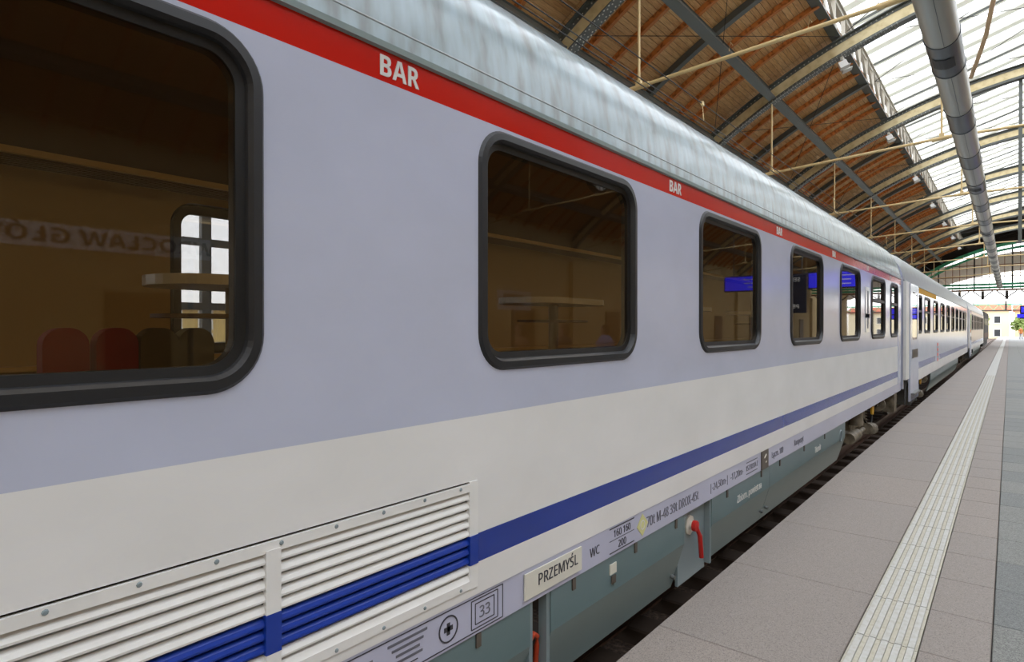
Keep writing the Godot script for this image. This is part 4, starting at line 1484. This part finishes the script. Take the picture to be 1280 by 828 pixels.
	for e in [[0.98, "seat_red"], [1.21, "seat_red"], [1.42, "seat_olive"], [1.62, "seat_olive"]]:
		var sc := thing("padded_chair", ["red padded chair farther from the olive chairs in the bar coach", "red padded chair next to an olive chair in the bar coach", "olive padded chair next to a red chair in the bar coach", "olive padded chair farther from the red chairs in the bar coach"][i2], "chair", Vector3(-3.75, 0.72, -e[0]), ("red" if e[1] == "seat_red" else "olive") + " chairs in the bar coach")
		var bk2 := MB.new()
		bk2.prism(rr(0, 0.68, 0.2, 0.54, 0.09, 6), Vector3(0.05, 0, 0), Vector3(0, 0, -1), Vector3.UP, 0.1)
		obj("backrest", bk2, mats[e[1]], sc)
		var st := MB.new()
		st.cbox(Vector3(-0.2, 0.48, 0), Vector3(0.4, 0.12, 0.19), 0.03)
		obj("seat", st, mats[e[1]], sc)
		var lg := MB.new()
		lg.tube([Vector3(-0.2, 0, 0), Vector3(-0.2, 0.42, 0)], 0.04, 8)
		obj("pedestal", lg, mats.steel_grey, sc)
		i2 += 1

func frame_lines(m: MB, a0: float, a1: float, y0: float, y1: float, d: float, w: float) -> void:
	m.box(C((a0 + a1) * 0.5, y0, d), Vector3(0.002, w, a1 - a0))
	m.box(C((a0 + a1) * 0.5, y1, d), Vector3(0.002, w, a1 - a0))
	m.box(C(a0, (y0 + y1) * 0.5, d), Vector3(0.002, y1 - y0, w))
	m.box(C(a1, (y0 + y1) * 0.5, d), Vector3(0.002, y1 - y0, w))

func build_other_coaches() -> void:
	var wh := 1.0
	for n in 2:
		var s0: float = [15.75, 42.7][n]
		var t := thing("passenger_coach", ["lilac coach with an open door and yellow first class stripe behind the bar coach", "passenger coach with a warm reflection coloured into its beige walls between the yellow striped coach and the locomotive"][n], "train coach", Vector3(-3.2, -0.55, -s0))
		var wins := []
		wins.append([2.95 + 0.2, 2.57, 0.95, wh, 0.1, true])
		for i in 8:
			wins.append([4.3 + 0.75 + 2.5 * i, 2.57, 1.45, wh, 0.12, true])
		wins.append([24.4, 2.57, 0.7, wh, 0.1])
		var top: Material = mats.lilac if n == 0 else mats.warm_reflection_beige
		var bands := [["white_side_wall", Y_SOLE_TOP, Y_BLUE0 - 0.02, mats.white_paint], ["main_side_wall", Y_BLUE1 + 0.02, Y_WHITE, top], ["upper_stripe", Y_RED0, Y_RED1, top], ["sole_bar", Y_SOLE, Y_SOLE_TOP, mats.white_paint]]
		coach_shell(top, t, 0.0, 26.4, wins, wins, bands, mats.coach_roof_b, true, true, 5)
		var yb := Y_BLUE0 - 0.02
		var bl := MB.new()
		for e in [[0.0, 7.6], [9.0, 26.4]]:
			side_poly(bl, rect(e[0], e[1], yb, Y_BLUE1 + 0.02), HW)
		side_poly(bl, rect(0, 26.4, yb, Y_BLUE1 + 0.02), -HW)
		obj("blue_stripe", bl, mats.blue_paint, t)
		var gp := MB.new()
		side_poly(gp, rect(7.6, 9.0, yb, Y_BLUE1 + 0.02), HW)
		obj("stripe_gap", gp, mats.lilac, t)
		if n == 0:
			var ys := MB.new()
			ys.box(C(5.1, 3.19, HW + 0.002), Vector3(0.005, 0.16, 5.2))
			obj("yellow_stripe", ys, mats.yellow_paint, t)
			var rm := MB.new()
			for i in 4:
				rm.box(C(8.3, 1.2 + 0.16 * i, HW + 0.002), Vector3(0.004, 0.1, 0.34))
			obj("red_marking", rm, mats.red_handle, t)
		# doorway recess and swung-out plug door
		var dw := MB.new()
		dw.box(C(0.24, 2.16, HW + 0.03), Vector3(0.06, 2.16, 0.52))
		obj("door_jamb", dw, mats.louvre_white, t)
		dw = MB.new()
		dw.box(C(0.32, 0.8, HW + 0.006), Vector3(0.012, 0.56, 0.4))
		obj("step_well", dw, mats.underframe, t)
		var dl := MB.new()
		holed(dl, 0.52, 2.1, 0.56, 3.22, [[1.34, 2.5, 0.98, 1.1, 0.12]], HW + 0.08)
		holed(dl, 0.52, 2.1, 0.56, 3.22, [[1.34, 2.5, 0.98, 1.1, 0.12]], HW + 0.04)
		dl.box(C(0.52, 1.89, HW + 0.06), Vector3(0.042, 2.66, 0.012))
		dl.box(C(2.1, 1.89, HW + 0.06), Vector3(0.042, 2.66, 0.012))
		var dlo := obj("door_leaf", dl, mats.lilac, t)
		var dg := MB.new()
		side_poly(dg, rr(1.34, 2.5, 0.98, 1.1, 0.12, 5), HW + 0.075)
		obj("pane", dg, mats.coach_glass, dlo)
		dg = MB.new()
		dg.box(C(1.4, 1.62, HW + 0.084), Vector3(0.01, 0.2, 1.0))
		obj("door_recess", dg, mats.plate_brown, dlo)
		var stp := MB.new()
		stp.box(C(1.2, 0.72, HW - 0.02), Vector3(0.34, 0.04, 1.1))
		stp.box(C(1.2, 0.5, HW - 0.1), Vector3(0.3, 0.04, 1.0))
		stp.box(C(0.68, 0.68, HW - 0.05), Vector3(0.26, 0.42, 0.03))
		stp.box(C(1.72, 0.68, HW - 0.05), Vector3(0.26, 0.42, 0.03))
		obj("folding_step", stp, mats.steel_grey, t)
		for e in [[6.2, 10.4], [10.41, 14.0], [14.01, 18.6]]:
			skirt_panel(t, e[0], e[1], mats.skirt)
		bogie(t, 3.7, n == 0)
		bogie(t, 22.7, false)

func build_locomotive() -> void:
	var t := thing("locomotive", "dark electric locomotive at the far end of the train", "locomotive", Vector3(-3.2, -0.55, -69.9))
	var pts := PackedVector2Array([Vector2(0.3, 1.0), Vector2(15.6, 1.0), Vector2(15.9, 1.9), Vector2(15.4, 3.5), Vector2(14.6, 3.7), Vector2(1.2, 3.7), Vector2(0.5, 3.5), Vector2(0.0, 1.9)])
	var m := MB.new()
	m.prism(pts, Vector3(HW, 0, 0), Vector3(0, 0, -1), Vector3.UP, HW * 2.0)
	obj("body", m, mats.loco_green, t)
	m = MB.new()
	m.box(C(7.9, 1.5, HW + 0.005), Vector3(0.02, 0.5, 15.0))
	obj("side_band", m, mats.loco_brown, t)
	for a in [1.6, 4.5, 6.5, 8.5, 10.5, 14.2]:
		var w := MB.new()
		w.box(C(a, 2.8, HW + 0.01), Vector3(0.03, 0.6, 0.9))
		obj("side_window", w, mats.dark_window, t)
	m = MB.new()
	m.box(C(7.9, 3.8, 0), Vector3(2.0, 0.25, 11.0))
	obj("roof_housing", m, mats.underframe, t)
	m = MB.new()
	for e in [[0.3, 0.28], [-0.3, -0.28]]:
		m.tube([C(3.0, 3.95, e[0] * 2.0), C(4.4, 4.25, e[0] * 2.0), C(3.2, 4.55, e[0] * 1.6)], 0.03, 6)
	m.tube([C(3.2, 4.56, -0.8), C(3.2, 4.56, 0.8)], 0.03, 6)
	obj("pantograph", m, mats.dark_steel, t)
	m = MB.new()
	m.box(C(7.9, 0.75, 0), Vector3(2.6, 0.5, 14.6))
	obj("underframe", m, mats.underframe, t)
	bogie(t, 3.3, false)
	bogie(t, 12.4, false)

# ---------------------------------------------------------------- fittings
func build_fittings() -> void:
	# overhead wires
	var ct := thing("overhead_wire", "black overhead contact wires and messenger wire strung above the coaches", "wire", P(3.25, 2.8, 0))
	var wires := [[3.30, 2.798], [3.22, 2.80], [3.25, 3.05]]
	for i in 3:
		var m := MB.new()
		m.tube([P(wires[i][0], wires[i][1], -19.0) - ct.position, P(wires[i][0], wires[i][1], 138.0) - ct.position], 0.0065, 6)
		obj("contact_wire" if i < 2 else "messenger_wire", m, mats.wire, ct)
	for k in range(-1, 12):
		var d := MB.new()
		var s := 8.1 + 8.0 * k
		d.tube([P(3.25, 3.05, s) - ct.position, P(3.24, 2.93, s) - ct.position, P(3.23, 2.8, s) - ct.position], 0.005, 5)
		d.box(P(3.25, 3.05, s) - ct.position, Vector3(0.03, 0.05, 0.06))
		obj("dropper", d, mats.tie_cream, ct)
	# long cylindrical duct above the platform
	var DL := 0.685
	var DH := 3.76
	var DR := 0.195
	var du := thing("lighting_tube", "long grey round tube with dark bands running above the platform", "tube", P(DL, DH, 0))
	var per := 3.26
	var c0 := 10.13
	for k in range(-6, 19):
		var a := c0 + per * k
		var pale := MB.new()
		var s0 := a + 0.6
		var s1 := a + per - 0.6
		pale.tube([Vector3(0, 0, -s0), Vector3(0, 0, -s1)], DR, 32, false)
		obj("pale_segment", pale, mats.duct_pale, du)
		var dk := MB.new()
		dk.tube([Vector3(0, 0, -(a - 0.6)), Vector3(0, 0, -(a + 0.6))], DR + 0.003, 32, false)
		dk.tube([Vector3(0, 0, -(a - 0.6)), Vector3(0, 0, -(a - 0.57))], DR + 0.01, 32, true)
		dk.tube([Vector3(0, 0, -(a + 0.57)), Vector3(0, 0, -(a + 0.6))], DR + 0.01, 32, true)
		var dko := obj("dark_band", dk, mats.duct_dark, du)
		if posmod(k, 3) == 0:
			var bx := MB.new()
			var rings := []
			for j in 7:
				var t := -PI * 0.5 + lerpf(-0.75, 0.55, j / 6.0)
				rings.append(PackedVector3Array([Vector3(cos(t) * (DR + 0.012), sin(t) * (DR + 0.012), -(a - 0.18)), Vector3(cos(t) * (DR + 0.012), sin(t) * (DR + 0.012), -(a + 0.18))]))
			bx.loft(rings, false)
			obj("black_inset", bx, mats.duct_black, dko)
		var se := MB.new()
		se.box(Vector3(0.03, -DR - 0.001, -(s0 + s1) * 0.5), Vector3(0.006, 0.006, s1 - s0))
		obj("seam", se, mats.duct_dark, du)
	for k in range(-2, 8):
		var hg := MB.new()
		hg.tube([Vector3(0, DR, -FIRST - BAY * k), Vector3(0, 0.8, -FIRST - BAY * k)], 0.012, 6)
		obj("suspension_rod", hg, mats.wire, du)
	# bent conduit hanging from the skylight
	var cd := thing("bent_conduit", "pinkish bent conduit pipe hanging from the skylight beside the grey tube", "pipe", P(0.5, 6.0, 13.0))
	var m2 := MB.new()
	var cp := []
	for q in [P(0.08, 6.6, 11.6), P(0.14, 5.9, 12.1), P(0.219, 5.3, 12.6), P(0.324, 4.95, 13.1), P(0.45, 4.66, 13.4), P(0.55, 4.44, 13.6)]:
		cp.append(q - cd.position)
	m2.tube(cp, 0.036, 8)
	obj("pipe", m2, mats.conduit, cd)
	# pole hanging from an arch
	var hp := thing("hanging_pole", "dark square pole hanging from the arch ribs above the platform", "pole", P(-0.26, 2.8, 26.2))
	var m3 := MB.new()
	m3.box(Vector3(0, 2.7, 0), Vector3(0.1, 5.4, 0.1))
	obj("shaft", m3, mats.steel_paint, hp)
	m3 = MB.new()
	m3.box(Vector3(0, 0.03, 0), Vector3(0.2, 0.06, 0.2))
	obj("end_plate", m3, mats.steel_paint, hp)
	# departure displays
	display(P(-1.25, 0.86, 44.0), 1.5, 0.62, "blue departure display hanging at the platform beside the walking person", true)
	display(P(-2.4, 2.13, 30.0), 2.0, 0.66, "wide blue departure display hung across the platform", false)
	display(P(-6.2, 2.13, 30.0), 2.0, 0.66, "wide blue departure display hung over the opposite platform edge", false)
	# sector board
	var sb := thing("sector_board", "navy hanging board lettered sector E and platform", "sign", P(-1.6, 1.05, 20.0))
	var m4 := MB.new()
	m4.box(Vector3.ZERO, Vector3(0.95, 1.2, 0.08))
	obj("panel", m4, mats.sign_navy, sb)
	text("lettering", "SEKTOR", 0.12, mats.sign_white, sb, Vector3(0, 0.42, 0.045), 0.0)
	text("lettering", "E", 0.3, mats.sign_white, sb, Vector3(0, 0.05, 0.045), 0.0)
	text("lettering", "PERON", 0.12, mats.sign_white, sb, Vector3(0, -0.4, 0.045), 0.0)
	m4 = MB.new()
	for e in [-0.35, 0.35]:
		m4.tube([Vector3(e, 0.6, 0), Vector3(e, 6.0, 0)], 0.02, 6)
	obj("suspension_rods", m4, mats.steel_paint, sb)
	# station name sign
	var ns := thing("station_sign", "long white station name sign reading WROCŁAW GŁÓWNY facing the train", "sign", P(-6.4, 1.25, 2.9))
	m4 = MB.new()
	m4.box(Vector3.ZERO, Vector3(0.06, 0.32, 3.4))
	obj("panel", m4, mats.sign_white, ns)
	text("lettering", "WROCŁAW GŁÓWNY", 0.2, mats.ink, ns, Vector3(-0.034, 0, 0), -90.0, true, 1.3)
	m4 = MB.new()
	for e in [-1.4, 1.4]:
		m4.tube([Vector3(0, -2.92, e), Vector3(0, -0.16, e)], 0.04, 8)
	obj("posts", m4, mats.steel_paint, ns)

func platform_furniture() -> void:
	var ck := thing("platform_clock", "round white faced clock hanging over the platform facing the train", "clock", P(-2.4, 2.9, 10.0))
	var m := MB.new()
	m.lathe(Vector3(0.06, 0, 0), Vector3(-1, 0, 0), [Vector2(0.0, 0.0), Vector2(0.36, 0.0), Vector2(0.36, 0.12), Vector2(0.32, 0.12), Vector2(0.32, 0.1), Vector2(0.0, 0.1)], 32)
	obj("case", m, mats.frame_black, ck)
	m = MB.new()
	m.lathe(Vector3(-0.042, 0, 0), Vector3(-1, 0, 0), [Vector2(0.32, 0.0), Vector2(0.0, 0.001)], 32)
	var face := obj("face", m, mats.sign_white, ck)
	for i in 12:
		var t := MB.new()
		var a := TAU * i / 12.0
		t.box(Vector3(-0.046, cos(a) * 0.27, sin(a) * 0.27), Vector3(0.004, 0.06, 0.02), Basis(Vector3.RIGHT, a))
		obj("hour_mark", t, mats.ink, face)
	for e in [[0.17, 1.0], [0.25, 4.2]]:
		var t := MB.new()
		t.bar(Vector3(-0.05, 0, 0), Vector3(-0.05, cos(e[1]) * e[0], sin(e[1]) * e[0]), 0.006, 0.025, Vector3.RIGHT)
		obj("hand", t, mats.ink, face)
	m = MB.new()
	m.tube([Vector3(0, 0.36, 0), Vector3(0, 3.5, 0)], 0.03, 8)
	obj("suspension_pipe", m, mats.steel_paint, ck)
	var ib := thing("information_board", "small white information board on a post facing the train", "sign", P(-2.4, -EYE, 7.5))
	m = MB.new()
	m.box(Vector3(0, 2.1, 0), Vector3(0.04, 0.3, 0.8))
	obj("panel", m, mats.sign_white, ib)
	for e in [0.07, -0.06]:
		m = MB.new()
		m.box(Vector3(-0.022, 2.1 + e, 0.05), Vector3(0.004, 0.05, 0.5))
		obj("text_row", m, mats.ink, ib)
	m = MB.new()
	m.tube([Vector3(0.03, 0, 0), Vector3(0.03, 2.1, 0)], 0.035, 8)
	obj("post", m, mats.steel_paint, ib)

func display(at: Vector3, w: float, h: float, label: String, stacked: bool) -> void:
	var d := thing("departure_display", label, "display", at)
	var m := MB.new()
	m.box(Vector3.ZERO, Vector3(w + 0.1, h + 0.1, 0.14))
	obj("casing", m, mats.frame_black, d)
	for e in ([[0.0, h]] if not stacked else [[0.14, h * 0.5]]):
		var s := MB.new()
		s.box(Vector3(0, e[0], 0.072), Vector3(w, e[1], 0.01))
		var so := obj("screen", s, mats.screen_blue, d)
		var r := MB.new()
		for i in 3:
			r.box(Vector3(-w * 0.2 + 0.1 * (i % 2), e[0] + e[1] * (0.28 - 0.28 * i), 0.0785), Vector3(w * (0.5 - 0.1 * i), e[1] * 0.07, 0.002))
		obj("text_rows", r, mats.sign_white, so)
	if stacked:
		var s := MB.new()
		s.box(Vector3(0.0, -0.2, 0.08), Vector3(w + 0.35, 0.2, 0.02))
		obj("lower_screen", s, mats.screen_blue, d)
	var hg := MB.new()
	for e in [-0.3, 0.3]:
		hg.tube([Vector3(e * w, h * 0.5, 0), Vector3(e * w, 5.2, 0)], 0.025, 6)
	obj("suspension_rods", hg, mats.steel_paint, d)

# ---------------------------------------------------------------- people
func seg_dist(p: Vector3, a: Vector3, b: Vector3, ra: float, rb: float) -> float:
	var ab := b - a
	var t := clampf((p - a).dot(ab) / ab.length_squared(), 0.0, 1.0)
	return (p - a - ab * t).length() - lerpf(ra, rb, t)

func person_mesh(bones: Array, cell: float) -> ArrayMesh:   # bones: [a, b, ra, rb, colour]
	var lo := Vector3(-0.42, -0.02, -0.34)
	var nx := int(0.84 / cell) + 1
	var ny := int(1.84 / cell) + 1
	var nz := int(0.68 / cell) + 1
	var f := PackedFloat32Array()
	f.resize(nx * ny * nz)
	for y in ny:
		for z in nz:
			for x in nx:
				var p := lo + Vector3(x, y, z) * cell
				var d := 9.0
				for b in bones:
					var q := seg_dist(p, b[0], b[1], b[2], b[3])
					var hh := maxf(0.035 - absf(d - q), 0.0) / 0.035
					d = minf(d, q) - hh * hh * 0.035 * 0.25
				f[(y * nz + z) * nx + x] = d
	var idx := {}
	var verts := PackedVector3Array()
	for y in ny - 1:
		for z in nz - 1:
			for x in nx - 1:
				var acc := Vector3.ZERO
				var cnt := 0
				for e in [[0, 0, 0, 1, 0, 0], [0, 1, 0, 1, 1, 0], [0, 0, 1, 1, 0, 1], [0, 1, 1, 1, 1, 1], [0, 0, 0, 0, 1, 0], [1, 0, 0, 1, 1, 0], [0, 0, 1, 0, 1, 1], [1, 0, 1, 1, 1, 1], [0, 0, 0, 0, 0, 1], [1, 0, 0, 1, 0, 1], [0, 1, 0, 0, 1, 1], [1, 1, 0, 1, 1, 1]]:
					var fa := f[((y + e[1]) * nz + z + e[2]) * nx + x + e[0]]
					var fb := f[((y + e[4]) * nz + z + e[5]) * nx + x + e[3]]
					if (fa < 0.0) != (fb < 0.0):
						var t := fa / (fa - fb)
						acc += Vector3(x + lerpf(e[0], e[3], t), y + lerpf(e[1], e[4], t), z + lerpf(e[2], e[5], t))
						cnt += 1
				if cnt:
					idx[(y * nz + z) * nx + x] = verts.size()
					verts.append(lo + acc / cnt * cell)
	var m := MB.new()
	for y in range(1, ny - 1):
		for z in range(1, nz - 1):
			for x in range(1, nx - 1):
				var here := (y * nz + z) * nx + x
				for ax in 3:
					var st: int = [1, nz * nx, nx][ax]
					var u: int = [nz * nx, nx, 1][ax]
					var w: int = [nx, 1, nz * nx][ax]
					var fa := f[here]
					var fb := f[here + st]
					if (fa < 0.0) == (fb < 0.0): continue
					var q := [here - u - w, here - w, here, here - u]
					if not (idx.has(q[0]) and idx.has(q[1]) and idx.has(q[2]) and idx.has(q[3])): continue
					var a := verts[idx[q[0]]]
					var b := verts[idx[q[1]]]
					var c := verts[idx[q[2]]]
					var d := verts[idx[q[3]]]
					if fa < 0.0: m.quad(a, b, c, d)
					else: m.quad(d, c, b, a)
	for p in m.v:
		var best := 9.0
		var col := Color.GRAY
		for b in bones:
			var q := seg_dist(p, b[0], b[1], b[2], b[3])
			if q < best:
				best = q; col = b[4]
		m.c.append(col)
	return m.mesh()

func pose(coat: Color, legs: Color, skin: Color, hair: Color, stride: float) -> Array:
	var b := []
	b.append([Vector3(0, 1.0, 0), Vector3(0, 1.36, 0), 0.15, 0.165, coat])
	b.append([Vector3(-0.13, 1.38, 0), Vector3(0.13, 1.38, 0), 0.075, 0.075, coat])
	b.append([Vector3(0, 0.86, 0), Vector3(0, 1.0, 0), 0.15, 0.15, coat])
	b.append([Vector3(0, 1.42, 0), Vector3(0, 1.52, 0.01), 0.05, 0.05, skin])
	b.append([Vector3(0, 1.58, 0.02), Vector3(0, 1.63, 0.01), 0.078, 0.088, skin])
	b.append([Vector3(0, 1.6, 0.1), Vector3(0, 1.57, 0.105), 0.014, 0.018, skin])
	b.append([Vector3(0, 1.67, -0.02), Vector3(0, 1.6, -0.055), 0.082, 0.07, hair])
	for sd in [-1.0, 1.0]:
		var sw: float = stride * sd
		b.append([Vector3(0.09 * sd, 0.88, 0), Vector3(0.09 * sd, 0.48, 0.05 + sw * 0.5), 0.088, 0.06, legs])
		b.append([Vector3(0.09 * sd, 0.48, 0.05 + sw * 0.5), Vector3(0.09 * sd, 0.1, sw), 0.058, 0.042, legs])
		b.append([Vector3(0.09 * sd, 0.05, sw - 0.04), Vector3(0.095 * sd, 0.035, sw + 0.15), 0.045, 0.036, hair])
		b.append([Vector3(0.2 * sd, 1.36, 0), Vector3(0.25 * sd, 1.08, -0.02 - sw * 0.3), 0.056, 0.045, coat])
		b.append([Vector3(0.25 * sd, 1.08, -0.02 - sw * 0.3), Vector3(0.25 * sd, 0.86, 0.06 - sw * 0.5), 0.045, 0.034, coat])
		var hd := Vector3(0.25 * sd, 0.84, 0.07 - sw * 0.5)
		b.append([hd, hd + Vector3(0, -0.08, 0.012), 0.032, 0.03, skin])
		for k in 4:
			b.append([hd + Vector3(0, -0.08, -0.02 + 0.016 * k), hd + Vector3(0.0, -0.155, -0.012 + 0.016 * k), 0.009, 0.008, skin])
		b.append([hd + Vector3(-0.01 * sd, -0.03, 0.03), hd + Vector3(-0.012 * sd, -0.085, 0.062), 0.011, 0.009, skin])
	return b

func build_people() -> void:
	var pm := mat("clothed_figure", Color.WHITE, 0.8)
	pm.vertex_color_use_as_albedo = true
	var skin := Color(0.55, 0.33, 0.24)
	var looks := [
		[P(-1.33, -EYE, 118.0), 0.2, pose(Color(0.62, 0.22, 0.06), Color(0.2, 0.25, 0.4), skin, Color(0.08, 0.05, 0.03), 0.18), "person in an orange brown jacket walking at the end of the platform"],
		[P(-3.0, -EYE, 8.4), 1.2, pose(Color(0.28, 0.17, 0.1), Color(0.05, 0.05, 0.07), skin, Color(0.06, 0.04, 0.03), 0.02), "person in a brown coat waiting on the platform mirrored in the glass"],
		[P(-3.1, -EYE, 9.9), 1.5, pose(Color(0.05, 0.05, 0.06), Color(0.06, 0.07, 0.12), skin, Color(0.18, 0.1, 0.05), 0.03), "person in a black jacket waiting between two others on the platform"],
		[P(-3.0, -EYE, 11.3), 1.8, pose(Color(0.2, 0.24, 0.42), Color(0.1, 0.08, 0.06), skin, Color(0.05, 0.03, 0.02), 0.02), "person in a blue top waiting beside the one in black"],
	]
	for e in looks:
		var o := inst("person", person_mesh(e[2], 0.026), pm, self, Transform3D(Basis(Vector3.UP, e[1]), e[0]))
		tag(o, e[3], "person", "people waiting on the platform" if e != looks[0] else "")
